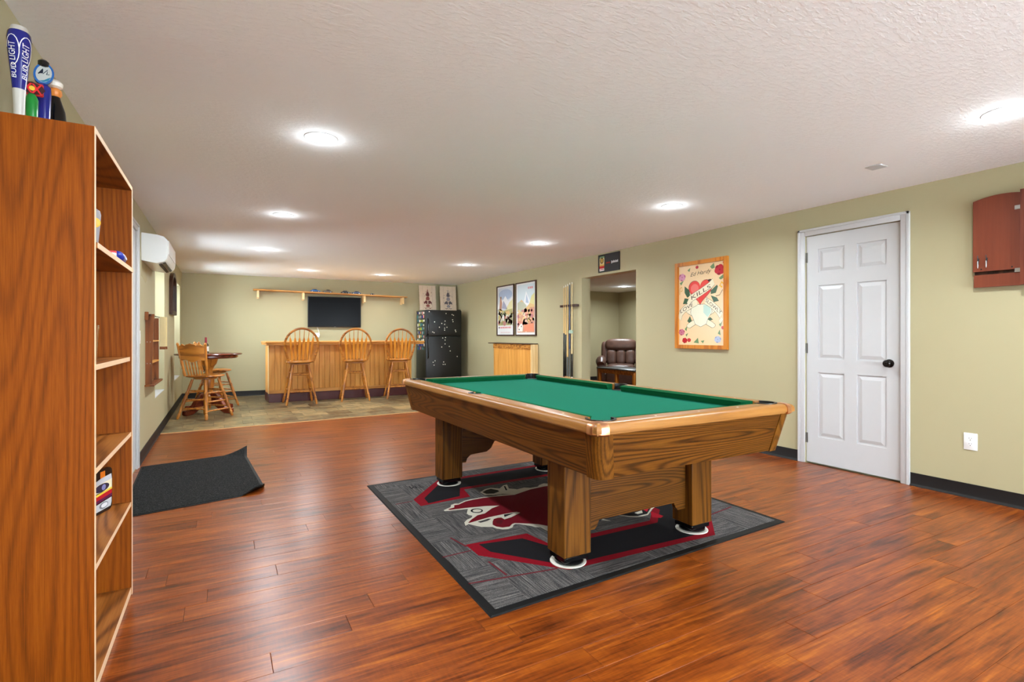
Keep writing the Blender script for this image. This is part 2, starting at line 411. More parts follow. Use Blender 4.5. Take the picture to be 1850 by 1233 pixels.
b = BM(); bx(b, XL-.25, AX+.15, YF-.15, 11.4, -.10, -.012)
floor = struct('floor', b, 'plank_gap')
PW, PL = .1305, 1.215
def plank_mesh(L, W=PW):
    b = BM(); bx(b, 0, L, 0, W-.0011, -.0118, 0)
    es = [e for e in b.edges if all(abs(v.co.z) < 1e-6 for v in e.verts)]
    bmesh.ops.bevel(b, geom=es, offset=.0012, segments=1, affect='EDGES')
    return mesh_of('plank', b, 'plank', False)
full = plank_mesh(PL-.0011)
offs = [0, .41, .79, .23, .62, 1.02, .12, .5, .88, .33, .7, 1.12]
y = 1.02; row = 0; rest = BM()
yy = 1.02
while yy > YF:                          # planks behind the camera's view: one part
    yy -= PW
    x = XL-offs[int(abs(yy)*7.7) % 12]
    while x < XR:
        x0, x1 = max(x, XL), min(x+PL, XR)
        if x1-x0 > .03: bx(rest, x0, x1-.0011, max(yy, YF), yy+PW-.0011, -.0118, 0)
        x += PL
while y < TE1+.02:
    x = XL-offs[(row*5+row//3) % 12]
    while x < XR:
        x0, x1 = max(x, XL), min(x+PL, XR)
        if x1-x0 > .05 and y < edge_y(x1)+.02:
            if x1-x0 > PL-.01: link('plank', full, floor, (x0, y, 0))
            else: link('plank', plank_mesh(x1-x0-.0011), floor, (x0, y, 0))
        x += PL
    y += PW; row += 1
bx(rest, XR+WT, AX, AY0, AY1, -.0118, 0)
for x in range(9):                      # threshold of the side room opening
    bx(rest, XR, XR+WT, 5.02+x*PW, 5.02+(x+1)*PW-.0011 if x < 8 else 6.16, -.0118, 0)
o = obj('plank_field', rest, 'plank', floor, smooth=False); o['kind'] = 'stuff'

b = BM(); prism(b, [(XL, edge_y(XL)), (XR, edge_y(XR)), (XR, YBR), (XL, YBL)], -.0118, .0022)
tile_floor = struct('floor', b, 'grout')
TS = .335
def tile_poly(pts, name='tile'):
    b = BM(); prism(b, pts, .0021, .0045)
    return b
b = tile_poly(rect(0, 0, TS-.004, TS-.004)); full_tile = mesh_of('tile', b, 'tile', False)
bk = (YBR-YBL)/(XR-XL)
j = 0; y = TE0-.05
while y < YBL:
    x = XL-(.12 if j % 2 else .0)
    while x < XR:
        p = rect(x, y, x+TS-.004, y+TS-.004)
        q = clip_poly(p, 1, 0, -XL-.001); q = clip_poly(q, -1, 0, XR-.001) if q else q
        q = clip_poly(q, -tk, 1, tk*XL-TE0-.012) if q else q
        q = clip_poly(q, bk, -1, YBL-bk*XL-.001) if q else q
        if len(q) >= 3 and max(a[0] for a in q)-min(a[0] for a in q) > .02:
            if len(q) == 4 and all(abs(a[0]-c[0])+abs(a[1]-c[1]) < 1e-6 for a, c in zip(q, p)):
                link('tile', full_tile, tile_floor, (x, y, 0))
            else:
                link('tile', mesh_of('tile', tile_poly([(a[0]-x, a[1]-y) for a in q]), 'tile', False), tile_floor, (x, y, 0))
        x += TS
    y += TS; j += 1
b = BM(); prism(b, [(XL+.01, edge_y(XL)-.018), (XR-.01, edge_y(XR)-.018), (XR-.01, edge_y(XR)+.016), (XL+.01, edge_y(XL)+.016)], 0, .0065)
struct('trim_1', b, plain('transition_strip', (196, 148, 96), .35))

b = BM(); bx(b, XL-.25, AX+.15, YF-.15, 11.4, H, H+.1)
struct('ceiling', b, 'ceiling', smooth=False)

# left wall with two deep window recesses
W1, W2, WZ = (6.90, 7.94), (9.48, 10.66), (.455, 2.01)
b = BM()
TL = .26
for (ya, yb) in ((YF, W1[0]), (W1[1], W2[0]), (W2[1], 11.3)): bx(b, XL-TL, XL, ya, yb, -.05, H)
for (ya, yb) in (W1, W2):
    bx(b, XL-TL, XL, ya, yb, -.05, WZ[0]); bx(b, XL-TL, XL, ya, yb, WZ[1], H)
wall_left = struct('wall_left', b, 'wall', smooth=False)
b = BM(); bx(b, XL, XL+.0008, 5.80, 6.22, 1.70, 1.86)
prism(b, [(5.86, 1.70), (6.10, 1.66), (6.22, 1.70)], XL, XL+.0008, 'yz')
obj('unpainted_patch', b, 'patch', wall_left, smooth=False)
b = BM()                              # added unseen concrete wells that cut the daylight of the two far windows
for (ya, yb) in (W1, W2):
    bx(b, XL-.95, XL-.80, ya-.3, yb+.3, -.05, 1.15); bx(b, XL-.80, XL-TL-.002, ya-.3, ya-.15, -.05, 1.15); bx(b, XL-.80, XL-TL-.002, yb+.15, yb+.3, -.05, 1.15); bx(b, XL-.80, XL-TL-.002, ya-.15, yb+.15, -.05, .2)
struct('added_window_well', b, plain('concrete', (150, 148, 142), .85, .1), smooth=False)
for i, (ya, yb) in enumerate((W1, W2)):
    r = sroot('window_%d' % (i+1), (XL, ya, WZ[0])); L, Z = yb-ya, WZ[1]-WZ[0]
    b = BM()
    for (a0, a1, c0, c1) in ((0, L, 0, .05), (0, L, Z-.05, Z), (0, .05, .05, Z-.05), (L-.05, L, .05, Z-.05), (.05, L-.05, Z/2-.02, Z/2+.02)):
        bx(b, -.235, -.19, a0, a1, c0, c1, .004)
    obj('window_frame', b, 'white', r)
    for (c0, c1) in ((.05, Z/2-.02), (Z/2+.02, Z-.05)):
        b = BM(); bx(b, -.215, -.211, .05, L-.05, c0, c1); obj('pane', b, 'pane', r)
    b = BM(); bx(b, -.19, -.001, .002, L-.002, .001, .012, .003); obj('window_sill', b, 'white', r)

# right wall with the door recess and the opening to the side room
D0, D1, DZ = 2.045, 2.806, 2.05
O0, O1, OZ = 5.016, 6.165, 2.0
b = BM()
for (ya, yb, za, zb, xa) in ((YF, D0, -.05, H, XR), (D0, D1, DZ, H, XR), (D0, D1, -.05, DZ, XR+.055), (D1, O0, -.05, H, XR), (O0, O1, OZ, H, XR), (O1, 11.2, -.05, H, XR)):
    bx(b, xa, XR+WT, ya, yb, za, zb)
struct('wall_right', b, 'wall', smooth=False)
b = BM(); bx(b, -.3, 5.6, 0, .2, -.05, H)
wall_back = struct('wall_back', b, 'wall', loc=(XL, YBL, 0), rot=(0, 0, BA), smooth=False)
FILL_WIN = ((.25, 2.0), (2.5, 4.25)); FZ = (.55, 2.1)      # two added, unseen windows behind the viewer, for fill daylight
b = BM()
for (xa, xb, za, zb) in ((XL-.25, FILL_WIN[0][0], -.05, H), (FILL_WIN[0][1], FILL_WIN[1][0], -.05, H), (FILL_WIN[1][1], XR+WT, -.05, H), (*FILL_WIN[0], -.05, FZ[0]), (*FILL_WIN[0], FZ[1], H), (*FILL_WIN[1], -.05, FZ[0]), (*FILL_WIN[1], FZ[1], H)):
    bx(b, xa, xb, YF-.15, YF, za, zb)
struct('wall_front', b, 'wall', smooth=False)
for i, (xa, xb) in enumerate(FILL_WIN):  # made-up windows out of view, only there to let fill light in
    r = sroot('window_%d' % (i+3), (xa, YF, FZ[0])); L, Z = xb-xa, FZ[1]-FZ[0]
    b = BM()
    for (a0, a1, c0, c1) in ((0, L, 0, .05), (0, L, Z-.05, Z), (0, .05, .05, Z-.05), (L-.05, L, .05, Z-.05), (L/2-.025, L/2+.025, .05, Z-.05)):
        bx(b, a0, a1, -.11, -.06, c0, c1, .004)
    obj('window_frame', b, 'white', r)
    for (c0, c1) in ((.05, L/2-.025), (L/2+.025, L-.05)):
        b = BM(); bx(b, c0, c1, -.087, -.083, .05, Z-.05); obj('pane', b, 'pane', r)
def portal(loc, rot, sx, sy):
    ld = bpy.data.lights.new('window_portal', 'AREA'); ld.shape = 'RECTANGLE'; ld.size = sx; ld.size_y = sy; ld.cycles.is_portal = True
    o = bpy.data.objects.new('window_portal', ld); COL.objects.link(o); o.location = loc; o.rotation_euler = rot
for (xa, xb) in FILL_WIN: portal(((xa+xb)/2, YF-.14, (FZ[0]+FZ[1])/2), (PI/2, 0, PI), xb-xa, FZ[1]-FZ[0])
for (ya, yb) in (W1, W2): portal((XL-.25, (ya+yb)/2, (WZ[0]+WZ[1])/2), (PI/2, 0, PI/2), yb-ya, WZ[1]-WZ[0])
b = BM(); bx(b, XR+WT, AX+.15, AY1, AY1+.15, -.05, H); struct('wall_side_room_back', b, 'wall', smooth=False)
b = BM(); bx(b, AX, AX+.15, AY0-.15, AY1, -.05, H); struct('wall_side_room_right', b, 'wall', smooth=False)
b = BM(); bx(b, XR+WT, AX, AY0-.15, AY0, -.05, H); struct('wall_side_room_front', b, 'wall', smooth=False)

def cove(b, p, q, n):                 # vinyl cove base between two floor points, n = direction into the room
    p, q, n = Vector((*p, 0)), Vector((*q, 0)), Vector((*n, 0)).normalized()
    prof = [(0, 0), (.017, 0), (.016, .004), (.009, .012), (.006, .022), (.005, .098), (.003, .1), (0, .1)]
    A = [b.verts.new(p+n*x+Vector((0, 0, z))) for x, z in prof]; B = [b.verts.new(q+n*x+Vector((0, 0, z))) for x, z in prof]
    fs = [b.faces.new(A), b.faces.new(B[::-1])]
    for i in range(len(prof)):
        j = (i+1) % len(prof); fs.append(b.faces.new((A[i], B[i], B[j], A[j])))
    bmesh.ops.recalc_face_normals(b, faces=fs); return b
b = BM(); cove(b, (XL, 5.52), (XL, YBL), (1, 0)); cove(b, (XL, YF), (XL, 4.47), (1, 0)); struct('baseboard_left', b, 'base_black')
b = BM(); cove(b, (XL, YBL-.001), (XR, YBR-.001), (0, -1)); struct('baseboard_back', b, 'base_black')
b = BM()
for a, c in ((YF, 1.988), (2.868, O0), (O1, YBR)): cove(b, (XR, a), (XR, c), (-1, 0))
struct('baseboard_right', b, 'base_black')
b = BM(); cove(b, (XR+WT, AY1), (AX, AY1), (0, -1)); cove(b, (AX, AY0), (AX, AY1), (-1, 0)); struct('baseboard_side_room', b, 'base_black')

# doors
def casing(b, y0, y1, z1, x, d, wd=.062, t=.016):   # d = +1 / -1 direction into room
    for (a, c, e, f) in ((y0-wd, y0, 0, z1+wd), (y1, y1+wd, 0, z1+wd), (y0, y1, z1, z1+wd)):
        xa, xb = sorted((x, x+d*t)); bx(b, xa, xb, a, c, e, f, .004, 2)
        xa, xb = sorted((x+d*t*.6, x+d*(t+.006)))
        if a < y0 and c <= y0: bx(b, xa, xb, a, a+.022, e, f, .003)
        elif a >= y1: bx(b, xa, xb, c-.022, c, e, f, .003)
        else: bx(b, xa, xb, a-wd, c+wd, f-.022, f, .003)
def six_panel_leaf(root, Wd, Ht, th):
    """local: x out of the face (face at 0, slab behind), y across, z up"""
    st, mid = .105, .10
    pw = (Wd-2*st-mid)/2
    rows = ((.235, .81), (.93, 1.585), (1.70, 1.91))
    b = BM(); bx(b, -th, -.009, 0, Wd, 0, Ht)
    zs = [0, rows[0][0], rows[0][1], rows[1][0], rows[1][1], rows[2][0], rows[2][1], Ht]
    for i in range(0, 8, 2): bx(b, -.0095, 0, 0, Wd, zs[i], zs[i+1])
    for i in range(1, 7, 2):
        for (a, c) in ((0, st), (st+pw, st+pw+mid), (Wd-st, Wd)): bx(b, -.0095, 0, a, c, zs[i], zs[i+1])
    leaf = obj('door_leaf', b, 'white', root, smooth=False)
    for (za, zb) in rows:
        for ya in (st, st+pw+mid):
            b = BM(); yb = ya+pw; g, k = .012, .040
            o_ = [(-.0092, ya+g, za+g), (-.0092, yb-g, za+g), (-.0092, yb-g, zb-g), (-.0092, ya+g, zb-g)]
            i_ = [(-.001, ya+k, za+k), (-.001, yb-k, za+k), (-.001, yb-k, zb-k), (-.001, ya+k, zb-k)]
            hexa(b, [(-.02, *p[1:]) for p in o_]+o_); hexa(b, o_+i_)
            obj('panel', b, 'white', leaf, smooth=False)
    return leaf
d1 = sroot('door_1', (XR+.012, D1-.003, .012), PI)
six_panel_leaf(d1, D1-D0-.006, DZ-.016, .036)
b = BM(); casing(b, D0, D1, DZ, XR, -1)
o = obj('door_casing', b, 'white', None); o.parent = d1; o.matrix_parent_inverse = (Matrix.Translation(d1.location) @ Matrix.Rotation(PI, 4, 'Z')).inverted()
kb = BM()
prof = [(.0, 0), (.033, 0), (.033, .006), (.014, .010), (.012, .028), (.020, .034), (.027, .044), (.028, .052), (.022, .060), (.010, .063), (.009, .061), (.0, .061)]
lathe(kb, [(max(r, .0005), z) for r, z in prof], 20)
bmesh.ops.transform(kb, matrix=Matrix.Rotation(PI/2, 4, 'Y'), verts=kb.verts[:])
obj('door_knob', kb, 'dark_metal', d1, (0, D1-2.131-.003, .917))
b = BM(); bx(b, .0005, .002, D1-2.055-.003, D1-2.049-.003, .89, .945); obj('latch_plate', b, 'dark_metal', d1)
for z in (.17, .98, 1.80):
    b = BM(); tube(b, [(.006, -.004, z), (.006, -.004, z+.09)], .006, 8); bx(b, .0003, .002, -.002, .012, z, z+.09); obj('hinge', b, plain('hinge_metal', (120, 116, 108), .35, .05, metal=.8) if z < .2 else bpy.data.materials['hinge_metal'], d1)
d2 = sroot('door_2', (XL+.001, 4.545, .012), 0)
six_panel_leaf(d2, .905, 2.035, .0005+.0)
b = BM(); casing(b, 4.54, 5.455, DZ, XL, 1)
o = obj('door_casing', b, 'white', None); o.parent = d2; o.matrix_parent_inverse = Matrix.Translation(d2.location).inverted()

# ------------------------------------------------------------------ recessed lights
LIGHTS = [
    (.498, 3.17, 'round recessed ceiling light nearest above the bookcase and open floor'),
    (.50, 5.35, 'round recessed ceiling light in front of the white wall air conditioner'),
    (.508, 7.61, 'round recessed ceiling light nearest the pub table by the left wall'),
    (1.295, 9.69, 'round recessed ceiling light above the leftmost bar stool'),
    (2.617, 9.70, 'round recessed ceiling light above the bar to the right of the television'),
    (3.45, 7.69, 'round recessed ceiling light in front of the two framed mountain posters'),
    (3.43, 5.46, 'round recessed ceiling light nearest the doorless opening and pool cues'),
    (3.47, 3.31, 'round recessed ceiling light in front of the heart poster, beyond the pool table'),
    (3.513, 1.09, 'round recessed ceiling light nearest the wooden dart cabinet, at the right edge'),
    (8.17, 9.26, 'small recessed ceiling light in the side room above the leather recliner'),
    (.50, .95, 'added round recessed ceiling light overhead beside the bookcase, out of the picture'),  # added out of view, carries the grid of lights on as room fill
    (3.5, -1.1, 'added round recessed ceiling light behind the viewer on the door side'),  # added behind the camera as room fill
    (.5, -1.2, 'added round recessed ceiling light behind the viewer on the bookcase side'),  # also added unseen, to fill the near end of the room
    (6.3, 6.2, 'added unseen recessed ceiling light in the side room just past the opening'),  # added out of view to fill the side room
]
b = BM(); prof = [(.068, -.004), (.092, -.003), (.094, -.0005), (.094, .0), (.068, .0)]
rings = []
for (r, z) in prof: rings.append([b.verts.new((r*math.cos(2*PI*k/32), r*math.sin(2*PI*k/32), z)) for k in range(32)])
for a, c in zip(rings, rings[1:]+rings[:1]):
    for k in range(32): b.faces.new((a[k], a[(k+1) % 32], c[(k+1) % 32], c[k]))
bmesh.ops.recalc_face_normals(b, faces=b.faces[:]); ring_me = mesh_of('trim_ring', b, 'white')
b = BM(); lathe(b, [(.0005, -.0035), (.068, -.003), (.068, -.0005)], 32); lens_me = mesh_of('lens', b, 'lens')
for (x, y, lb) in LIGHTS:
    t = thing('recessed_light', lb, 'ceiling light', (x, y, H), 0, 'recessed ceiling lights')
    link('trim_ring', ring_me, t); link('lens', lens_me, t)
    ld = bpy.data.lights.new('lamp', 'AREA'); ld.shape = 'DISK'; ld.size = .15; ld.energy = LAMP_W*(1.5 if x > 5 else 1); ld.color = LAMP_COL; ld.spread = R(164)
    lo = bpy.data.objects.new('lamp', ld); COL.objects.link(lo); lo.parent = t; lo.location = (0, 0, -.006)
    ld = bpy.data.lights.new('lamp_glow', 'POINT'); ld.shadow_soft_size = .05; ld.energy = LAMP_W*.06*(1.5 if x > 5 else 1); ld.color = LAMP_COL   # added point light below the lens, for sideways spill onto the ceiling
    lo = bpy.data.objects.new('lamp_glow', ld); COL.objects.link(lo); lo.parent = t; lo.location = (0, 0, -.06)
b = BM(); bx(b, -.05, .05, -.05, .05, -.008, 0, .004); tag(obj('ceiling_plate', b, 'white', None, (3.875, 1.864, H)), 'small square white cover plate on the ceiling near the dart cabinet', 'cover plate')

# ================================================================== POOL TABLE, RUG, MAT
def arc(cx, cy, r, a0, a1, n=8):
    return [(cx+r*math.cos(R(a0+(a1-a0)*i/n)), cy+r*math.sin(R(a0+(a1-a0)*i/n))) for i in range(n+1)]
def pool_table():
    Wh, Lh, ZT = .662, 1.283, .79
    t = thing('pool_table', 'large teak-look pool table with green cloth standing on the red and grey rug', 'pool table', (1.97, 2.94, 0), R(.3))
    rw = .098                        # wood rail width
    cp, cr = .108, .062              # corner pocket centre inset, radius
    sp, sr = .088, .056              # side pocket inset, radius
    # wooden rails, cut out round the pockets, outer edge rounded over
    def rail(pts, mat):
        b = BM(); prism(b, pts, ZT-.048, ZT)
        es = []
        for e in b.edges:
            a, c = e.verts[0].co, e.verts[1].co
            if a.z > ZT-.001 and c.z > ZT-.001 and ((abs(abs(a.x)-Wh) < 1e-5 and abs(abs(c.x)-Wh) < 1e-5) or (abs(abs(a.y)-Lh) < 1e-5 and abs(abs(c.y)-Lh) < 1e-5)): es.append(e)
        bmesh.ops.bevel(b, geom=es, offset=.026, segments=5, affect='EDGES', profile=.5)
        es = [e for e in b.edges if abs(e.verts[0].co.z-(ZT-.048)) < 1e-5 and abs(e.verts[1].co.z-(ZT-.048)) < 1e-5 and ((abs(abs(e.verts[0].co.x)-Wh) < 1e-4 and abs(abs(e.verts[1].co.x)-Wh) < 1e-4) or (abs(abs(e.verts[0].co.y)-Lh) < 1e-4 and abs(abs(e.verts[1].co.y)-Lh) < 1e-4))]
        if es: bmesh.ops.bevel(b, geom=es, offset=.008, segments=2, affect='EDGES')
        return obj('rail', b, mat, t)
    dg = cp-cr*math.sqrt(.5)
    long_ = [(-Wh, -Lh), (-Wh, 0), (-Wh+sp-sr, 0)]+arc(-Wh+sp, 0, sr, 180, 280, 7)[1:]
    long_ = [p for p in long_ if p[0] <= -Wh+rw+1e-6]+[(-Wh+rw, -sr*.99)]
    a_end = math.degrees(math.acos((rw-cp)/cr))            # where the corner pocket crosses the inner edge
    long_ += arc(-Wh+cp, -Lh+cp, cr, a_end, 225, 9)
    short = [(-Wh, -Lh)]+arc(-Wh+cp, -Lh+cp, cr, 225, 360-(a_end-90), 9)
    short += [(-x, y) for x, y in short[::-1]]
    for sx in (1, -1):
        for sy in (1, -1):
            rail([(x*sx, y*sy) for x, y in long_], 'rail_y')
    for sy in (1, -1): rail([(x, y*sy) for x, y in short], 'rail_x')
    # cushions
    cw = .048
    def cushion(p0, p1, nx, ny, j0, j1):     # back edge p0->p1, normal to the cloth, jaw lengths
        b = BM(); d = Vector((p1[0]-p0[0], p1[1]-p0[1])).normalized()
        q0 = (p0[0]+nx*cw+d.x*j0, p0[1]+ny*cw+d.y*j0); q1 = (p1[0]+nx*cw-d.x*j1, p1[1]+ny*cw-d.y*j1)
        zc = ZT-.044
        hexa(b, [(*p0, zc), (*p1, zc), (q1[0]-nx*.018, q1[1]-ny*.018, zc), (q0[0]-nx*.018, q0[1]-ny*.018, zc), (*p0, ZT+.001), (*p1, ZT+.001), (*q1, ZT-.006), (*q0, ZT-.006)])
        bmesh.ops.recalc_face_normals(b, faces=b.faces[:])
        obj('cushion', b, 'cushion', t, smooth=False)
    for sx in (1, -1):
        for sy in (1, -1):
            cushion((sx*(Wh-rw), sy*(sr+.006)), (sx*(Wh-rw), sy*(Lh-cp-cr-.008)), -sx, 0, .012, .042)
    for sy in (1, -1): cushion((-(Wh-cp-cr-.008), sy*(Lh-rw)), (Wh-cp-cr-.008, sy*(Lh-rw)), 0, -sy, .042, .042)
    b = BM()
    bw_, bl = Wh-rw, Lh-rw
    pts = []
    for (sx, sy) in ((-1, -1), (1, -1), (1, 1), (-1, 1)):
        cx, cy = sx*(Wh-cp), sy*(Lh-cp); base = math.degrees(math.atan2(-sy, -sx))
        pts += arc(cx, cy, cr+.004, base-95, base+95, 8)[::(-1)]
        if (sx, sy) in ((1, -1), (-1, 1)):
            s2 = 1 if sx > 0 else -1
            pts += arc(s2*(Wh-sp), 0, sr, 280 if s2 > 0 else 100, 80 if s2 > 0 else -100, 8) if s2 > 0 else arc(-(Wh-sp), 0, sr, 100, -100, 8)
    # plain bed with round wells
    prism(b, [(-bw_, -bl), (bw_, -bl), (bw_, bl), (-bw_, bl)], ZT-.075, ZT-.040); obj('bed_cloth', b, 'felt', t, smooth=False)
    # pockets: black liner cup and rim
    for (cx, cy, r, a0, a1) in ([(sx*(Wh-cp), sy*(Lh-cp), cr, 0, 0) for sx in (1, -1) for sy in (1, -1)]+[(sx*(Wh-sp), 0, sr, 0, 0) for sx in (1, -1)]):
        b = BM(); base = math.degrees(math.atan2(cy, cx))
        # collar standing round the outer side of the hole
        sp_ = 118 if abs(cy) > .1 else 84
        outer = arc(cx, cy, r+.006, base-sp_, base+sp_, 16); inner = arc(cx, cy, r-.005, base-sp_, base+sp_, 16)
        prism(b, outer+inner[::-1], ZT-.05, ZT+.0035)
        o = obj('pocket', b, 'black', t)
        b = BM(); lathe(b, [(.0005, ZT-.0392), (r-.004, ZT-.0392), (r-.004, ZT-.0388), (.0005, ZT-.0388)], 24, (cx, cy, 0)); obj('pocket_well', b, 'black', o)
    # sights
    for k in range(1, 8):
        if k == 4: continue
        for sx in (1, -1):
            b = BM(); lathe(b, [(.0005, ZT-.001), (.006, ZT-.001), (.0055, ZT+.0006), (.0005, ZT+.0006)], 10, (sx*(Wh-.06), -Lh+k*Lh/4, 0)); obj('sight', b, 'chalk', t)
    for k in (-1, 0, 1):
        for sy in (1, -1):
            b = BM(); lathe(b, [(.0005, ZT-.001), (.006, ZT-.001), (.0055, ZT+.0006), (.0005, ZT+.0006)], 10, (k*.28, sy*(Lh-.06), 0)); obj('sight', b, 'chalk', t)
    # aprons lean inward towards the bottom
    za, zb, tp, th = .545, ZT-.046, .042, .022
    wo, lo = Wh-.016, Lh-.016
    for s in (1, -1):
        b = BM(); hexa(b, [(s*(wo-tp), -lo+tp+.03, za), (s*(wo-tp), lo-tp-.03, za), (s*(wo-tp-th), lo-tp-.03, za), (s*(wo-tp-th), -lo+tp+.03, za), (s*wo, -lo+.03, zb), (s*wo, lo-.03, zb), (s*(wo-th), lo-.03, zb), (s*(wo-th), -lo+.03, zb)])
        bmesh.ops.recalc_face_normals(b, faces=b.faces[:]); obj('apron', b, 'pool_y', t, smooth=False)
        b = BM(); hexa(b, [(-wo+tp+.03, s*(lo-tp), za), (wo-tp-.03, s*(lo-tp), za), (wo-tp-.03, s*(lo-tp-th), za), (-wo+tp+.03, s*(lo-tp-th), za), (-wo+.03, s*lo, zb), (wo-.03, s*lo, zb), (wo-.03, s*(lo-th), zb), (-wo+.03, s*(lo-th), zb)])
        bmesh.ops.recalc_face_normals(b, faces=b.faces[:]); obj('apron', b, 'pool_x', t, smooth=False)
    # corner posts and copper caps
    for sx in (1, -1):
        for sy in (1, -1):
            def post_ring(e, off, r=.042):
                cx, cy = wo-off+.004, lo-off+.004
                return [(sx*(cx-e), sy*cy)]+[(sx*(cx-r+r*math.cos(a)), sy*(cy-r+r*math.sin(a))) for a in [PI/2-PI/2*i/6 for i in range(7)]]+[(sx*cx, sy*(cy-e)), (sx*(cx-.03), sy*(cy-e)), (sx*(cx-e), sy*(cy-.03))]
            b = BM(); lo_ = [b.verts.new((*p, za-.004)) for p in post_ring(.082, tp)]; hi_ = [b.verts.new((*p, zb)) for p in post_ring(.082, 0)]
            fs = [b.faces.new(lo_), b.faces.new(hi_)]
            for i in range(len(lo_)):
                j = (i+1) % len(lo_); fs.append(b.faces.new((lo_[i], lo_[j], hi_[j], hi_[i])))
            bmesh.ops.recalc_face_normals(b, faces=fs); obj('corner_post', b, 'pool_z', t)
            b = BM(); cx, cy, e, r = Wh+.004, Lh+.004, .068, .048
            def cap(k, z):
                return [b.verts.new((sx*(x-k if x > cx-.02-e*.0 and False else x), sy*y, z)) for x, y in [(cx-e, cy-k)]+[(cx-k-r+r*math.cos(a), cy-k-r+r*math.sin(a)) for a in [PI/2-PI/2*i/6 for i in range(7)]]+[(cx-k, cy-e), (cx-.045, cy-e), (cx-dg-.012, cy-dg-.012), (cx-e, cy-.045)]]
            rings = [cap(.006, ZT-.052), cap(0, ZT-.046), cap(0, ZT-.020), cap(.006, ZT-.006), cap(.020, ZT+.002)]
            for a, c in zip(rings, rings[1:]):
                for i in range(len(a)):
                    j = (i+1) % len(a); b.faces.new((a[i], a[j], c[j], c[i]))
            b.faces.new(rings[0]); b.faces.new(rings[-1]); bmesh.ops.recalc_face_normals(b, faces=b.faces[:])
            obj('corner_cap', b, 'copper', t)
    b = BM(); bx(b, -wo+.08, wo-.08, -lo+.08, lo-.08, .60, ZT-.076); obj('slate_frame', b, 'pool_y', t, smooth=False)
    # legs joined in pairs by shaped end panels
    lx0, lx1, ly0, ly1 = .362, .527, .715, .865
    for sx in (1, -1):
        for sy in (1, -1):
            b = BM(); xa, xb = sorted((sx*lx0, sx*lx1)); ya, yb = sorted((sy*ly0, sy*ly1))
            bx(b, xa, xb, ya, yb, .060, .60, .004)
            g = obj('leg', b, 'pool_z', t)
            b = BM(); bx(b, xa+.008, xb-.008, ya+.008, yb-.008, .030, .061, .006)
            lathe(b, [(.068, .0125), (.075, .016), (.075, .028), (.062, .034)], 24, ((xa+xb)/2, (ya+yb)/2, 0)); obj('foot', b, 'black_gloss', g)
    def end_panel(y0, y1, prof, mat):
        b = BM(); prism(b, prof, y0, y1, 'xz'); obj('end_panel', b, mat, t, smooth=False)
    c6 = [(.285+.02*math.cos(a), .172+.028*math.sin(a)) for a in [PI*.5-PI*.5*i/4 for i in range(5)]]
    near = [(-.37, .60), (-.37, .150), (-.30, .150), (-.285, .165), (-.27, .195), (.27, .195), (.285, .165), (.30, .150), (.37, .150), (.37, .60)]
    far = [(-.37, .60), (-.37, .160), (-.31, .160), (-.30, .19), (-.27, .215), (-.13, .225), (-.09, .25), (-.06, .30), (0, .32), (.06, .30), (.09, .25), (.13, .225), (.27, .215), (.30, .19), (.31, .160), (.37, .160), (.37, .60)]
    end_panel(-.815, -.79, near, 'pool_x'); end_panel(.765, .79, far, 'pool_x')
    return t
pool_table()
for i, (sx, sy, lb) in enumerate(((-1, -1, 'nearest pool table leg'), (1, -1, 'right front pool table leg'), (-1, 1, 'left rear pool table leg'), (1, 1, 'right rear pool table leg, farthest back'))):
    b = BM(); lathe(b, [(.085, .0), (.092, .001), (.092, .0045), (.088, .0055), (.080, .003), (.001, .003)], 28)
    tag(obj('floor_coaster', b, 'chalk', None, (1.97+sx*.4445, 2.94+sy*.79, .0085)), 'white round coaster under the '+lb, 'coaster', 'coasters under the pool table')

# --- rug with the block letter and bird emblem (flat print on the pile)
RUG = [(.95, 1.878), (3.023, 1.962), (3.03, 4.055), (.958, 3.99)]
rug = thing('area_rug', 'grey rug with red and black block letter emblem lying under the pool table', 'rug', (0, 0, 0))
def inset(q, d):
    c = (sum(p[0] for p in q)/4, sum(p[1] for p in q)/4); return [(p[0]+(d if p[0] < c[0] else -d), p[1]+(d if p[1] < c[1] else -d)) for p in q]
b = BM(); lo_ = [b.verts.new((*p, .0005)) for p in RUG]; hi_ = [b.verts.new((*p, .006)) for p in inset(RUG, .006)]; h2 = [b.verts.new((*p, .0062)) for p in inset(RUG, .04)]
b.faces.new(lo_[::-1]); b.faces.new(h2)
for A, B in ((lo_, hi_), (hi_, h2)):
    for i in range(4): b.faces.new((A[i], A[(i+1) % 4], B[(i+1) % 4], B[i]))
obj('rubber_border', b, 'rubber', rug, smooth=False)
b = BM(); prism(b, inset(RUG, .042), .0062, .0078); obj('pile', b, 'rug', rug, smooth=False)
GAR, BLK, WHT, DRK = (136, 8, 26), (30, 28, 31), (214, 206, 188), (44, 42, 30)
cyc = 2.955
def C_shape(o, tip):          # the block letter opening to the left; o = inset
    top = [(1.155+o*1.3, 3.322+o*.6), (1.157+o*1.5, 3.48-o*.2), (1.47+o*.3, 3.845-o), (2.46-o*.3, 3.89-o), (2.80-o, 3.56-o*.4), (2.80-o, cyc)]
    inn = [(2.45+o, cyc), (2.45+o, 3.40+o*.4), (2.30+o*.3, 3.535+o), (1.56-o*.2, 3.525+o), (1.53-o*1.2, 3.345+o)]
    flip = lambda p: (p[0], 2*cyc-p[1]-.0)
    t_ = top+[flip(p) for p in top[-2::-1]]
    i_ = [flip(p) for p in inn[::-1]]+inn[1:]
    return t_+i_
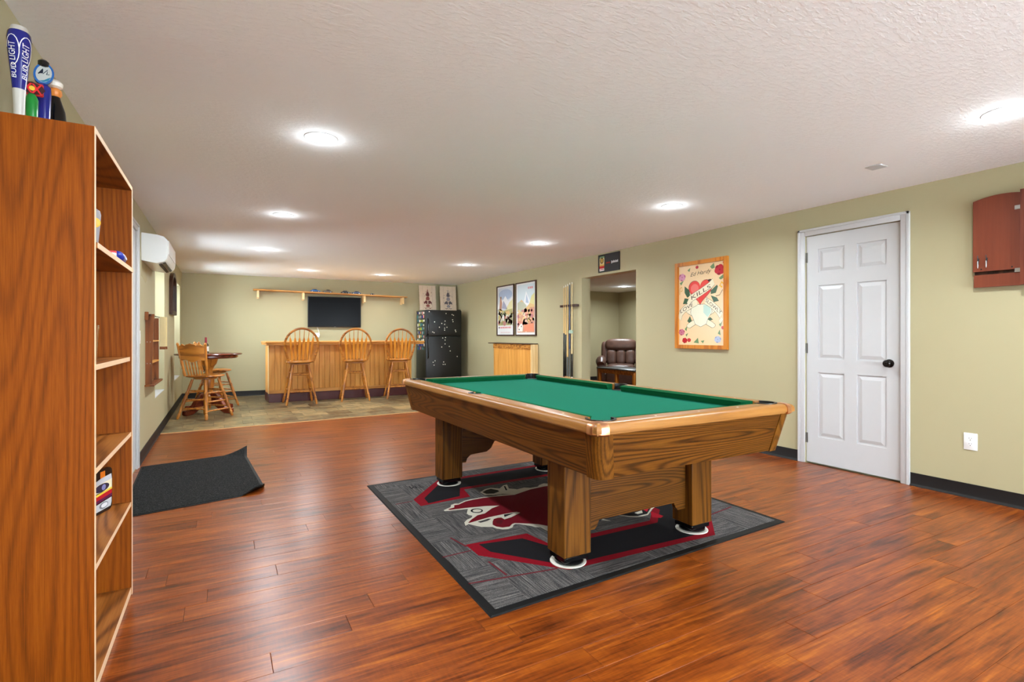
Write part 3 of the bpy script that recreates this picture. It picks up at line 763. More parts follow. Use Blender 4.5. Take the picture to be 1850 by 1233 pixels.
R_white = [(1.258, 3.17), (1.321, 3.205), (1.342, 3.245), (1.374, 3.257), (1.396, 3.245), (1.455, 3.281), (1.511, 3.289), (1.59, 3.293), (1.65, 3.285), (1.681, 3.276), (1.733, 3.28), (1.835, 3.249), (1.869, 3.272), (1.9, 3.335), (1.973, 3.349), (2.01, 3.319), (2.076, 3.319), (2.107, 3.349), (2.159, 3.369), (2.22, 3.32), (2.36, 3.1), (2.33, 2.78), (2.16, 2.66), (1.9, 2.56), (1.652, 2.537), (1.649, 2.607), (1.622, 2.622), (1.613, 2.65), (1.588, 2.682), (1.563, 2.714), (1.543, 2.725), (1.523, 2.712), (1.505, 2.687), (1.468, 2.674), (1.436, 2.686), (1.411, 2.717), (1.403, 2.75), (1.344, 2.783), (1.311, 2.837), (1.298, 2.862), (1.27, 2.847), (1.285, 2.899), (1.319, 2.936), (1.356, 2.953), (1.378, 2.981), (1.364, 3.008), (1.365, 3.041), (1.394, 3.093), (1.407, 3.114), (1.342, 3.129), (1.289, 3.138), (1.258, 3.148)]
R_body = [(1.29, 3.173), (1.34, 3.187), (1.358, 3.229), (1.389, 3.226), (1.457, 3.265), (1.512, 3.273), (1.592, 3.276), (1.674, 3.263), (1.824, 3.229), (1.989, 3.285), (2.116, 3.30), (2.2, 3.29), (2.33, 3.08), (2.30, 2.80), (2.14, 2.69), (1.9, 2.60), (1.70, 2.60), (1.663, 2.658), (1.571, 2.727), (1.548, 2.741), (1.527, 2.734), (1.493, 2.705), (1.45, 2.712), (1.425, 2.744), (1.419, 2.782), (1.443, 2.829), (1.47, 2.865), (1.501, 2.873), (1.524, 2.866), (1.525, 2.827), (1.582, 2.841), (1.671, 2.884), (1.658, 2.911), (1.568, 2.914), (1.461, 2.908), (1.313, 2.878), (1.303, 2.883), (1.342, 2.923), (1.41, 2.975), (1.467, 2.984), (1.55, 3.049), (1.62, 3.075), (1.53, 3.111), (1.421, 3.135), (1.296, 3.155)]
R_claw = [(1.634, 3.404), (1.7, 3.456), (1.751, 3.464), (1.801, 3.417), (1.864, 3.475), (1.901, 3.483), (1.862, 3.383), (1.904, 3.342), (1.869, 3.272), (1.831, 3.242), (1.76, 3.291), (1.691, 3.295), (1.636, 3.326)]
R_clawd = [(1.649, 3.395), (1.697, 3.43), (1.74, 3.442), (1.77, 3.389), (1.768, 3.355), (1.708, 3.328), (1.657, 3.348)]
R_clawl = [(1.856, 3.451), (1.869, 3.454), (1.833, 3.354), (1.819, 3.353)]
R_slit = [(1.562, 2.904), (1.642, 2.9), (1.544, 2.862)]
R_gap = [(1.36, 2.87), (1.442, 2.887), (1.459, 2.877), (1.421, 2.854), (1.37, 2.846)]
R_curl = [(1.465, 2.83), (1.505, 2.839), (1.505, 2.807), (1.47, 2.766), (1.452, 2.788)]
T_black = [(2.193, 2.555), (2.346, 2.63), (2.522, 2.732), (2.545, 2.706), (2.47, 2.549), (2.353, 2.455), (2.282, 2.463), (2.245, 2.498)]
T_red = [(2.512, 2.711), (2.545, 2.706), (2.464, 2.552), (2.395, 2.498), (2.408, 2.56), (2.449, 2.633)]
T_w1 = [(2.336, 2.624), (2.404, 2.634), (2.425, 2.598), (2.352, 2.568), (2.317, 2.588)]
T_w2 = [(2.404, 2.67), (2.452, 2.656), (2.49, 2.723), (2.514, 2.723), (2.429, 2.607), (2.403, 2.653)]
T_w3 = [(2.311, 2.523), (2.387, 2.537), (2.357, 2.497), (2.315, 2.498)]
T_line = [(2.186, 2.552), (2.243, 2.495), (2.288, 2.47), (2.367, 2.469), (2.487, 2.551), (2.544, 2.572), (2.54, 2.558), (2.47, 2.525), (2.359, 2.452), (2.278, 2.45), (2.23, 2.481)]
T_red2 = [(2.422, 2.494), (2.431, 2.39), (2.392, 2.373), (2.352, 2.408)]
MAR = (112, 10, 26)
sh = [(C_shape(0, 0), GAR, 0), (C_shape(.05, 0), BLK, 1), (R_white, WHT, 2), (R_body, MAR, 3), (ell(1.443, 3.055, .04, .044, 14), BLK, 4), (ell(1.444, 3.054, .029, .029, 14), WHT, 5),
      (R_claw, WHT, 3), (R_clawd, DRK, 4), (R_clawl, BLK, 4), (R_slit, BLK, 4), (R_gap, (70, 66, 66), 4), (R_curl, (90, 16, 24), 4),
      (T_black, BLK, 2), (T_line, WHT, 3), (T_red, (186, 22, 44), 3), (T_w1, WHT, 3), (T_w2, WHT, 3), (T_w3, WHT, 3), (T_red2, (180, 20, 40), 3),
      ([(2.039, 2.525), (2.065, 2.537), (2.085, 2.482)], WHT, 3)]
for p, q in (((.985, 2.50), (1.15, 2.505)), ((.985, 2.175), (1.43, 2.105)), ((1.17, 2.34), (1.18, 2.165)), ((1.12, 2.72), (1.15, 2.56)), ((2.56, 2.24), (2.96, 2.30)), ((1.02, 3.44), (1.14, 3.45))):
    sh.append((ribbon([p, q], .012), (104, 36, 42), 0))
sh.append(text_shape('TM', 1.275, 3.765, .075, BLK, 1, PI, .10))
print_mesh('emblem', sh, lambda x, y, l: (x, y, .0082+l*.0002), 'rug_print', rug)

# --- entry mat with two curled corners
def entry_mat():
    t = thing('entry_mat', 'black entrance mat with curled-up corners lying beside the bookcase', 'mat', (0, 0, 0))
    Q = [(-.575, 4.02), (.285, 4.20), (.185, 5.70), (-.625, 5.53)]
    nu, nv = 40, 60
    def P(u, v):
        a = Vector(Q[0]).lerp(Vector(Q[1]), u); c = Vector(Q[3]).lerp(Vector(Q[2]), u); p = a.lerp(c, v); z = 0
        # near right corner rolls over, far right corner lifts
        d = ((1-u)*.87+v*1.5)
        if d < .17:
            k = (.17-d)/.17; z += .040*math.sin(min(k, 1)*PI*.75); p = p+Vector((-.04*k*k, .05*k*k))
        d = ((1-u)*.87+(1-v)*1.5)
        if d < .20:
            k = (.20-d)/.20; z += .065*k**1.5; p = p+Vector((.02*k, .02*k))
        return Vector((p.x, p.y, z))
    def sheet(u0, u1, v0, v1, z0, z1, nm, mat):
        b = BM()
        for zz in (z0, z1): pass
        G = [[[b.verts.new(P(u0+(u1-u0)*i/nu, v0+(v1-v0)*j/nv)+Vector((0, 0, z))) for j in range(nv+1)] for i in range(nu+1)] for z in (z0, z1)]
        for i in range(nu):
            for j in range(nv):
                for k, s in ((0, -1), (1, 1)):
                    f = [G[k][i][j], G[k][i+1][j], G[k][i+1][j+1], G[k][i][j+1]]; b.faces.new(f[::s])
        for i in range(nu):
            for j in (0, nv): f = [G[0][i][j], G[0][i+1][j], G[1][i+1][j], G[1][i][j]]; b.faces.new(f if j == 0 else f[::-1])
        for j in range(nv):
            for i in (0, nu): f = [G[0][i][j], G[1][i][j], G[1][i][j+1], G[0][i][j+1]]; b.faces.new(f if i == 0 else f[::-1])
        return obj(nm, b, mat, t)
    sheet(0, 1, 0, 1, .0005, .004, 'rubber_backing', 'rubber'); sheet(.015, .975, .012, .988, .0042, .0075, 'pile', 'mat')
entry_mat()

# ================================================================== BOOKCASE AND WHAT STANDS ON IT
def bookcase():
    x0, x1, y0, y1, Ht, th = XL+.022, -.353, 2.066, 2.843, 1.81, .016
    t = thing('bookcase', 'tall open oak-veneer bookcase against the left wall', 'bookcase', (x0, y0, 0))
    D, L = x1-x0, y1-y0
    for y in (0, L-th):
        b = BM(); bx(b, 0, D-.001, y, y+th, 0, Ht-(.001 if y else 0)); s = obj('side_panel', b, 'oak_dark_z', t, smooth=False)
        b = BM(); bx(b, D-.001, D+.0004, y, y+th, 0, Ht); obj('edge_band', b, 'edge_band', s, smooth=False)
    def board(nm, z, xo=0, tk_=.018, ov=0):
        b = BM(); bx(b, .004, D-.004+xo, th, L-th, z-tk_, z); s = obj(nm, b, 'oak_dark_y', t, smooth=False)
        b = BM(); bx(b, D-.004+xo, D-.003+xo, th, L-th, z-tk_, z); obj('edge_band', b, 'edge_band', s, smooth=False)
    b = BM(); bx(b, 0, D-.001, th, L-th, Ht-.018, Ht-.0005); s = obj('top_panel', b, 'oak_dark_y', t, smooth=False)
    b = BM(); bx(b, D-.001, D+.0004, th, L-th, Ht-.018, Ht-.0005); obj('edge_band', b, 'edge_band', s, smooth=False)
    for z, xo in ((1.446, .008), (1.055, -.004), (.722, 0), (.412, 0)): board('shelf', z, xo)
    board('bottom_shelf', .032, 0, .030)
    b = BM(); bx(b, -.003, .003, th*.5, L-th*.5, .02, Ht-.02); obj('back_panel', b, 'oak_back', t, smooth=False)
bookcase()

def tap_handles():
    zt = 1.8105
    # blue handle with lettering
    t = thing('tap_handle', 'tall blue and white beer tap handle with white lettering, on top of the bookcase', 'tap handle', (-.566, 2.20, zt), R(0), 'tap handles on the bookcase')
    b = BM(); lathe(b, [(.012, 0), (.013, .004), (.0145, .08), (.0165, .12)], 20); obj('handle_base', b, 'silver_paint', t)
    pr = [(.0165, .12), (.024, .20), (.029, .25), (.030, .28), (.028, .297), (.025, .302)]
    b = BM(); lathe(b, pr, 28); body = obj('handle_body', b, 'deep_blue', t)
    b = BM(); lathe(b, [(.025, .302), (.022, .310), (.020, .318), (.0005, .319)], 24); obj('handle_cap', b, 'silver_paint', t)
    def rad(z):
        for (r0, z0), (r1, z1) in zip(pr, pr[1:]):
            if z0 <= z <= z1: return r0+(r1-r0)*(z-z0)/(z1-z0)
        return pr[-1][0]
    def wrap(face):
        return lambda x, y, l: ((rad(y)+.0016)*math.cos(face+x/.026), (rad(y)+.0016)*math.sin(face+x/.026), y)
    vdir = math.atan2(-2.2, .566)
    for k, off in enumerate((-.30, .92)):
        v1, f1, w1 = text_faces('BUD', .0155, .15, .0); v2, f2, w2 = text_faces('LIGHT', .0165, .15, .0)
        s1 = [(-p[1]*1.0, .150+p[0]*.046/w1) for p in v1]; s2 = [(-p[1]-.001, .203+p[0]*.058/w2) for p in v2]
        c = (240, 240, 245)
        sw = ribbon([(-.021+.016*math.cos(a)*1.0+.013, .235+.046*math.sin(a)) for a in [R(-110+i*20) for i in range(15)]], .0022)
        print_mesh('lettering', [(('mesh', s1, f1), c, 0), (('mesh', s2, f2), c, 0), (sw, c, 0)], wrap(vdir+off), 'print_gloss', body)
    # green handle with red mark
    t = thing('tap_handle', 'short green beer tap handle with red crossed letters at its top', 'tap handle', (-.567, 2.33, zt), R(-75), 'tap handles on the bookcase')
    b = BM(); lathe(b, [(.012, 0), (.012, .03), (.016, .09), (.017, .14), (.013, .152), (.010, .158)], 18); obj('handle_body', b, 'green_plastic', t)
    b = BM(); bx(b, -.006, .006, -.030, .030, .156, .200, .004); pl = obj('handle_top', b, 'red_plastic', t)
    sh = [text_shape('XX', 0, .178, .032, (226, 40, 44), 1, 0, .052, 0, .02), (ell(0, .178, .008, .008), (235, 190, 60), 2), (ell(0, .178, .034, .022, 8), (60, 20, 20), 0)]
    print_mesh('lettering', sh, lambda x, y, l: (.0062+l*.0003, x, y), 'print_gloss', pl)
    # blue handle with oval badge
    t = thing('tap_handle', 'blue beer tap handle topped by a tilted oval badge', 'tap handle', (-.560, 2.43, zt), R(-75), 'tap handles on the bookcase')
    b = BM(); lathe(b, [(.013, 0), (.013, .02), (.019, .10), (.022, .20), (.021, .226), (.012, .236)], 18); obj('handle_body', b, 'deep_blue', t)
    b = BM(); prism(b, [(p[0], p[1]) for p in ell(0, .272, .027, .039, 24)], -.008, .008, 'yz'); bmesh.ops.rotate(b, verts=b.verts[:], cent=(0, 0, .27), matrix=Matrix.Rotation(R(-14), 3, 'X')); o = obj('badge', b, 'car_blue', t)
    tb = R(-14)
    print_mesh('lettering', [(ell(0, .272, .021, .032, 20), (186, 190, 186), 0), ([(.021, .270), (.017, .253), (.006, .242), (-.006, .241), (.006, .250), (.014, .262)], (30, 120, 150), 1), (ribbon([(-.013, .264), (-.006, .288), (-.002, .270), (.006, .290), (.008, .272), (.014, .276)], .0036), (36, 44, 60), 2)], lambda x, y, l: (.0086+l*.0003, x*math.cos(tb)-(y-.27)*math.sin(tb), .27+(y-.27)*math.cos(tb)+x*math.sin(tb)), 'print_gloss', o)
    b = BM(); lathe(b, [(.010, .296), (.016, .300), (.016, .316), (.010, .322)], 14); obj('cap', b, 'black_gloss', t)
    # dark bottle shaped handle
    t = thing('tap_handle', 'dark glossy bottle-shaped beer tap handle, last in the row on the bookcase', 'tap handle', (-.556, 2.56, zt), R(-75), 'tap handles on the bookcase')
    b = BM(); lathe(b, [(.018, 0), (.022, .03), (.033, .09), (.036, .13), (.030, .19), (.018, .23), (.014, .245)], 22); body = obj('handle_body', b, 'black_gloss', t)
    b = BM(); lathe(b, [(.014, .243), (.021, .255), (.020, .268), (.012, .276)], 16); obj('handle_neck', b, 'orange', t)
    b = BM(); lathe(b, [(.012, .276), (.022, .282), (.024, .296), (.014, .306), (.001, .308)], 16); obj('handle_cap', b, 'chalk', t)
    print_mesh('lettering', [(rect(-.014, .112, .010, .132), (180, 30, 50), 0)], lambda x, y, l: (.0372*math.cos(x/.036-.3)*(1 if y > .1 else .68), .0372*math.sin(x/.036-.3)*(1 if y > .1 else .68), y), 'print_gloss', body)
tap_handles()

# small things on the shelves
t = thing('tap_handle', 'grey tapered tap handle with a yellow badge standing on the top shelf', 'tap handle', (-.402, 2.345, 1.4465), R(-80))
b = BM(); lathe(b, [(.010, 0), (.011, .03), (.017, .10), (.019, .135), (.016, .150), (.008, .156)], 18); o = obj('handle_body', b, 'grey_plastic', t)
b = BM(); lathe(b, [(.001, 0), (.017, 0), (.018, .004), (.012, .007), (.001, .007)], 18); bmesh.ops.rotate(b, verts=b.verts[:], cent=(0, 0, 0), matrix=Matrix.Rotation(R(90), 3, 'Y')); obj('badge', b, 'yellow', t, (.014, 0, .105))
b = BM(); bx(b, -.022, .022, -.03, .03, 0, .030, .003)
t = thing('small_carton', 'small red and white carton lying on the top shelf', 'carton', (-.385, 2.515, 1.4465), R(8))
obj('carton_body', b, 'chalk', t); b = BM(); bx(b, -.0225, .0225, -.0305, .0305, .020, .0305, .003); obj('carton_lid', b, 'red_plastic', t)
t = thing('toy_bottle', 'bright blue ribbed bottle lying on its side on the top shelf', 'bottle', (-.378, 2.66, 1.4465+.0245), R(4))
b = BM(); n = 14; tube(b, [(0, -.085+.17*i/n, 0) for i in range(n+1)], [.008+.016*math.sin(PI*min(1, i/4.0)/2)*(1 if i < n-2 else (.9 if i == n-2 else (.72 if i == n-1 else .4))) for i in range(n+1)], 20); o = obj('bottle_body', b, 'blue_plastic', t)
for k in range(3):
    b = BM(); y = .012+.022*k; tube(b, [(.0245*math.cos(R(a)), y+.008*math.sin(R(a*2)), .0245*math.sin(R(a))) for a in range(0, 100, 15)], .0012, 6); obj('stripe', b, 'chalk', o)
t = thing('drinking_glass', 'clear drinking glass standing on the second shelf', 'glass', (-.41, 2.285, 1.0555))
b = BM(); lathe(b, [(.024, 0), (.032, .13), (.030, .13), (.0225, .006), (.001, .006)], 24); obj('glass_body', b, 'glass', t)
# tin box with printed front
t = thing('tin_box', 'upright rounded tin box with a colourful car print on the lower shelf', 'tin', (-.464, 2.71, .4125), R(-20))
b = BM(); pts = []
for (cx, cz, a) in ((.05, .158, 0), (-.05, .158, 90), (-.05, .022, 180), (.05, .022, 270)): pts += arc(cx, cz, .022, a, a+90, 5)
prism(b, pts, -.028, .022, 'yz'); o = obj('tin_body', b, 'black_gloss', t)
b = BM(); prism(b, [(y*.99, (z-.09)*.99+.09) for y, z in pts], .022, .027, 'yz'); ld = obj('tin_lid', b, 'black_gloss', t)
SV = (188, 190, 194)
sh = [(rect(-.01, .128, .022, .172), (226, 120, 30), 0), ([(-.065, .118), (.068, .128), (.064, .150), (.0, .146), (-.065, .134)], SV, 1), ([(-.067, .088), (.069, .088), (.069, .128), (-.067, .118)], (224, 214, 180), 0), (ell(.0, .105, .05, .017, 16), (40, 36, 60), 2), (ell(.012, .105, .014, .012, 12), (120, 120, 160), 3),
      ([(-.067, .082), (.069, .092), (.069, .084), (-.067, .072)], (222, 190, 60), 2), ([(-.067, .056), (.069, .066), (.069, .086), (-.067, .076)], (170, 22, 34), 1), ([(-.067, .044), (.069, .054), (.069, .066), (-.067, .056)], (84, 22, 60), 1), ([(-.06, .012), (.06, .014), (.066, .03), (.066, .05), (-.066, .04), (-.066, .022)], SV, 1), (ell(.012, .03, .03, .014, 16), (120, 122, 128), 2), (ell(.016, .03, .022, .009, 16), (214, 214, 216), 3)]
print_mesh('tin_print', sh, lambda x, y, l: (.0272+l*.0002, x, y), 'print_gloss', ld)

# ================================================================== LEFT WALL
def air_conditioner():
    t = thing('air_conditioner', 'white split air conditioner mounted high on the left wall', 'air conditioner', (XL, 5.80, 1.815))
    L = .90
    prof = [(.0, .285), (.12, .275), (.17, .262), (.198, .235), (.203, .19), (.203, .11), (.196, .06), (.175, .03), (.12, .008), (.0, .03)]   # x out from wall, z up
    def body(ya, yb, nm, k=1.0, mat='white_plastic'):
        b = BM(); c = (.08, .15)
        prism(b, [(c[0]+(x-c[0])*k, c[1]+(z-c[1])*k) for x, z in prof], ya, yb, 'xz')
        es = [e for e in b.edges if abs(e.verts[0].co.y-e.verts[1].co.y) < 1e-6 and e.verts[0].co.x > .001]
        bmesh.ops.bevel(b, geom=es, offset=.006, segments=2, affect='EDGES')
        return obj(nm, b, mat, t)
    body(.0, .05, 'end_cover'); body(.0505, L-.0505, 'body'); body(L-.05, L, 'end_cover')
    b = BM(); prism(b, [(.2035, .105), (.2065, .105), (.2065, .235), (.2015, .236)], .06, L-.06, 'xz'); obj('front_panel', b, 'white_plastic', t)
    for x0, x1, z0, z1 in ((.128, .150, .006, .014), (.160, .180, .018, .030)):
        b = BM(); hexa(b, [(x0, .08, z0), (x1, .08, z1), (x1, L-.10, z1), (x0, L-.10, z0), (x0, .08, z0+.006), (x1, .08, z1+.006), (x1, L-.10, z1+.006), (x0, L-.10, z0+.006)])
        bmesh.ops.translate(b, verts=b.verts[:], vec=(0, 0, -.004)); bmesh.ops.recalc_face_normals(b, faces=b.faces[:]); obj('air_slot', b, 'black', t, smooth=False)
    b = BM(); prism(b, [(.004, .055), (.03, .05), (.042, .06), (.044, .08), (.034, .094), (.004, .092)], -.002, .001, 'xz'); obj('knockout_cover', b, 'white_plastic', t)
air_conditioner()

def wall_plate(name, label, x, y, z, rz, kind):
    t = thing(name, label, 'outlet' if kind == 'outlet' else 'light switch', (x, y, z), rz)   # local: -y out of wall
    wd = .078 if kind == 'outlet' else .118
    b = BM(); bx(b, -wd/2, wd/2, -.006, 0, -.06, .06, .003, 2); p = obj('cover_plate', b, 'white_plastic', t)
    if kind == 'outlet':
        for dz in (.0195, -.0195):
            b = BM(); prism(b, ell(0, dz, .0165, .0145, 18), -.0085, -.006, 'xz'); o = obj('receptacle', b, 'white_plastic', t)
            for sx, h in ((-.0063, .0042), (.0063, .0036)):
                b = BM(); bx(b, sx-.0011, sx+.0011, -.0088, -.0086, dz+.001-h+.004, dz+.001+h+.004); obj('slot', b, 'black', o, smooth=False)
            b = BM(); prism(b, ell(0, dz-.0078, .0027, .0027, 10), -.0088, -.0086, 'xz'); obj('ground_hole', b, 'black', o, smooth=False)
        b = BM(); lathe(b, [(.0005, 0), (.003, 0), (.002, .0012), (.0005, .0012)], 10); bmesh.ops.rotate(b, verts=b.verts[:], cent=(0, 0, 0), matrix=Matrix.Rotation(PI/2, 3, 'X')); obj('screw', b, 'chalk', t, (0, -.006, 0))
    else:
        for sx in (-.023, .023):
            b = BM(); bx(b, sx-.0165, sx+.0165, -.009, -.006, -.033, .033, .002); obj('rocker', b, 'white_plastic', t)
wall_plate('wall_switch', 'white double light switch plate on the left wall beside the door casing', XL+.0005, 5.64, 1.137, PI/2, 'switch')
wall_plate('wall_outlet', 'white outlet low on the left wall beside the door casing', XL+.0005, 5.61, .38, PI/2, 'outlet')
wall_plate('wall_outlet', 'white double outlet low on the right wall beside the white door', XR-.0005, 1.615, .40, -PI/2, 'outlet')

def wall_rack():
    t = thing('wall_rack', 'brown wooden wall rack with a bottom ledge beside the first window', 'rack', (XL, 6.06, .66))
    b = BM(); prism(b, [(.0, .02), (.050, .02), (.058, .40), (.072, .70), (0, .70)], 0.02, .042, 'xz'); s = obj('side_board', b, 'walnut', t, smooth=False)
    for z in (.22, .43):
        for x in (.015, .040):
            b = BM(); lathe(b, [(.0005, 0), (.004, 0), (.003, .002), (.0005, .002)], 8); bmesh.ops.rotate(b, verts=b.verts[:], cent=(0, 0, 0), matrix=Matrix.Rotation(PI/2, 3, 'X')); obj('screw', b, 'steel', s, (x, .02, z))
    b = BM(); bx(b, 0, .046, .70, .722, .02, .68); obj('side_board', b, 'walnut', t, smooth=False)
    b = BM(); bx(b, .0, .010, .044, .70, .03, .66); obj('back_board', b, 'walnut', t, smooth=False)
    for z in (.22, .43):
        b = BM(); bx(b, .011, .050, .044, .70, z, z+.014); obj('cross_shelf', b, 'pine', t, smooth=False)
    b = BM(); bx(b, 0, .075, -.04, .80, 0, .018, .003); obj('ledge', b, 'walnut', t)
    b = BM(); bx(b, 0, .03, -.03, .012, .64, .72, .003); obj('peg_block', b, 'walnut', t)
    b = BM(); tube(b, [(.045, -.02, .690), (.045, .92, .690)], .005, 8); obj('rod', b, 'dark_metal', t)
wall_rack()
for k, (y, x0, x1, lb) in enumerate(((6.83, .048, .098, 'nearer cream board hanging from the brown wall rack'), (6.90, .060, .112, 'farther cream board hanging from the brown wall rack'))):
    t = thing('hanging_board', lb, 'board', (XL, y, 1.0), 0, 'boards on the wall rack')
    b = BM(); bx(b, x0, x1, -.010, .010, .03, .357, .002); obj('board', b, 'cream_board', t)
    b = BM(); bx(b, x0, x1+.002, -.012, .012, 0, .0305, .002); obj('end_strip', b, 'walnut', t)

def arched_frame():
    t = thing('arched_mirror', 'dark wooden arched mirror hanging between the two windows', 'mirror', (XL, 8.60, 1.455))
    w_, h_ = .70, .60
    def outline(k): return [(k, k), (w_-k, k), (w_-k, h_*.72)]+[(w_/2+(w_/2-k)*math.cos(a), h_*.72+(h_*.28-k)*math.sin(a)) for a in [PI*i/14 for i in range(1, 14)]]+[(k, h_*.72)]
    o_, i_ = outline(0), outline(.055); b = BM(); n = len(o_)
    for (xa, xb) in ((0, .045),):
        A = [b.verts.new((xa, *p)) for p in o_]; B = [b.verts.new((xb, *p)) for p in o_]; C_ = [b.verts.new((xb, *p)) for p in i_]; D_ = [b.verts.new((xa, *p)) for p in i_]
        for P, Q in ((A, B), (B, C_), (C_, D_), (D_, A)):
            for i in range(n): b.faces.new((P[i], P[(i+1) % n], Q[(i+1) % n], Q[i]))
    bmesh.ops.recalc_face_normals(b, faces=b.faces[:]); obj('mirror_frame', b, 'dark_frame', t)
    b = BM(); prism(b, i_, .004, .010, 'yz'); obj('mirror_glass', b, plain('mirror_silver', (200, 200, 200), .05, .0, metal=1.0), t, smooth=False)
arched_frame()

# ================================================================== PUB TABLE, CHAIRS, BOTTLE
LEGP = [(0, .014), (.03, .017), (.12, .021), (.16, .015), (.18, .022), (.2, .016), (.34, .020), (.55, .024), (.6, .017), (.63, .025), (.66, .025), (.69, .017), (.8, .020), (1, .016)]
STR = [(0, .007), (.2, .010), (.5, .0125), (.8, .010), (1, .007)]
def leg_frame(t, mat, zt, top, foot, plate=True, heights=(.16, .36), rz=0.0):
    c, s = math.cos(rz), math.sin(rz)
    rot = lambda x, y: (x*c-y*s, x*s+y*c)
    A = [rot(*p) for p in ((-foot, -foot), (foot, -foot), (foot, foot), (-foot, foot))]; B = [rot(*p) for p in ((-top, -top), (top, -top), (top, top), (-top, top))]
    for f, g in zip(A, B):
        b = BM(); turned(b, (f[0], f[1], .0046), (g[0], g[1], zt), LEGP, 12); obj('leg', b, mat, t)
    for k, h in enumerate(heights):
        for i in range(4):
            hh = h+(.03 if i % 2 else 0)
            u = hh/zt; P = [(A[j][0]+(B[j][0]-A[j][0])*u, A[j][1]+(B[j][1]-A[j][1])*u, hh) for j in (i, (i+1) % 4)]
            b = BM(); turned(b, P[0], P[1], STR, 10); obj('stretcher', b, mat, t)
def seat_mesh(r, z0, z1, sq=.25, n=36):
    b = BM(); rings = []
    for k, z in ((.80, z0), (.97, z0+.010), (1.0, (z0+z1)/2), (.97, z1-.004), (.85, z1), (.5, z1-.010), (.02, z1-.014)):
        ring = []
        for i in range(n):
            a = 2*PI*i/n; rr = r*k*(1+sq*(abs(math.sin(2*a))**2)*.35); ring.append(b.verts.new((rr*math.cos(a), rr*math.sin(a)*.96, z)))
        rings.append(ring)
    for A, B in zip(rings, rings[1:]):
        for i in range(n): b.faces.new((A[i], A[(i+1) % n], B[(i+1) % n], B[i]))
    b.faces.new(rings[0][::-1]); b.faces.new(rings[-1]); return b

def press_back_chair(loc, face, base_rot, label, dark=False):
    """counter-height swivel chair; face = heading angle of the sitter (0 = +y)"""
    t = thing('swivel_chair', label, 'chair', loc, face, 'swivel chairs at the pub table')
    leg_frame(t, 'golden_z', .545, .11, .235, heights=(.12, .24, .36), rz=base_rot-face)
    b = BM(); lathe(b, [(.13, .545), (.145, .552), (.145, .566), (.10, .572)], 28); obj('swivel_plate', b, 'golden_x', t)
    obj('seat', seat_mesh(.225, .572, .606), 'golden_x', t)
    yb = -.185
    def lean(z): return yb-(z-.60)*.20
    for s in (-1, 1):
        b = BM(); turned(b, (s*.165, lean(.595), .595), (s*.205, lean(1.055), 1.055), [(0, .016), (.1, .019), (.2, .013), (.24, .02), (.28, .014), (.4, .02), (.52, .015), (.7, .017), (.93, .015), (.96, .019), (1, .010)], 12); obj('back_post', b, 'golden_z', t)
    # crest board with scalloped edges, bent slightly backwards
    n = 24; b = BM(); F = []
    for sgn in (1, -1):
        col = []
        for i in range(n+1):
            x = -.195+.39*i/n; u = x/.195
            top = 1.035-.030*abs(math.sin(u*PI*1.5))*(1 if abs(u) > .34 else .4)+.012*(1-abs(u)); bot = .80+.03*u*u-.012*math.cos(u*PI*2)
            yc = -.018*(1-u*u)
            col.append([b.verts.new((x*(1-.10*(1.0-(z-.6)/.45)), lean(z)+yc+sgn*.010, z)) for z in (bot, bot+(top-bot)*.5, top)])
        F.append(col)
    for k, s in ((0, 1), (1, -1)):
        for i in range(n):
            for j in range(2): f = [F[k][i][j], F[k][i+1][j], F[k][i+1][j+1], F[k][i][j+1]]; b.faces.new(f[::-s])
    for i in range(n):
        for j in (0, 2): b.faces.new((F[0][i][j], F[0][i+1][j], F[1][i+1][j], F[1][i][j]))
    for i in (0, n):
        for j in range(2): b.faces.new((F[0][i][j], F[0][i][j+1], F[1][i][j+1], F[1][i][j]))
    bmesh.ops.recalc_face_normals(b, faces=b.faces[:]); obj('crest_board', b, 'golden_x', t)
    for i in range(6):
        x = -.115+.23*i/5; b = BM(); turned(b, (x*.9, lean(.598), .598), (x, lean(.812)-.012, .812), [(0, .006), (.2, .010), (.35, .007), (.5, .011), (.65, .007), (.8, .010), (1, .006)], 8); obj('spindle', b, 'golden_z', t)
    return t
press_back_chair((-.215, 8.44, 0), R(-36), R(48), 'golden oak press-back swivel chair in front of the pub table')
press_back_chair((-.10, 9.72, 0), R(-80), R(30), 'golden oak press-back swivel chair behind the pub table')

def pub_table():
    t = thing('pub_table', 'round dark cherry pedestal pub table by the left wall', 'table', (-.185, 8.98, 0))
    b = BM(); lathe(b, [(.36, .815), (.372, .816), (.385, .83), (.385, .855), (.40, .862), (.435, .866), (.445, .874), (.440, .884), (.43, .888), (.001, .888)], 56); obj('table_top', b, 'cherry_table', t)
    b = BM(); lathe(b, [(.075, .17), (.085, .18), (.085, .24), (.06, .27), (.055, .34), (.07, .42), (.072, .50), (.05, .56), (.05, .64), (.075, .70), (.10, .73), (.12, .80), (.20, .816)], 28); obj('pedestal', b, 'golden_z', t)
    for k in range(4):
        a = R(45+90*k); b = BM()
        prof = [(.05, .30), (.05, .14), (.12, .12), (.22, .05), (.30, .012), (.41, .0046), (.435, .03), (.43, .075), (.40, .085), (.36, .07), (.31, .10), (.24, .20), (.16, .28), (.10, .30)]
        prism(b, prof, -.032, .032, 'xz'); bmesh.ops.bevel(b, geom=[e for e in b.edges if abs(e.verts[0].co.y-e.verts[1].co.y) < 1e-6], offset=.008, segments=2, affect='EDGES')
        bmesh.ops.rotate(b, verts=b.verts[:], cent=(0, 0, 0), matrix=Matrix.Rotation(a, 3, 'Z')); obj('pedestal_foot', b, 'cherry_table', t)
pub_table()
t = thing('liquor_bottle', 'clear liquor bottle with a red wax neck on the pub table', 'bottle', (-.225, 9.00, .8885))
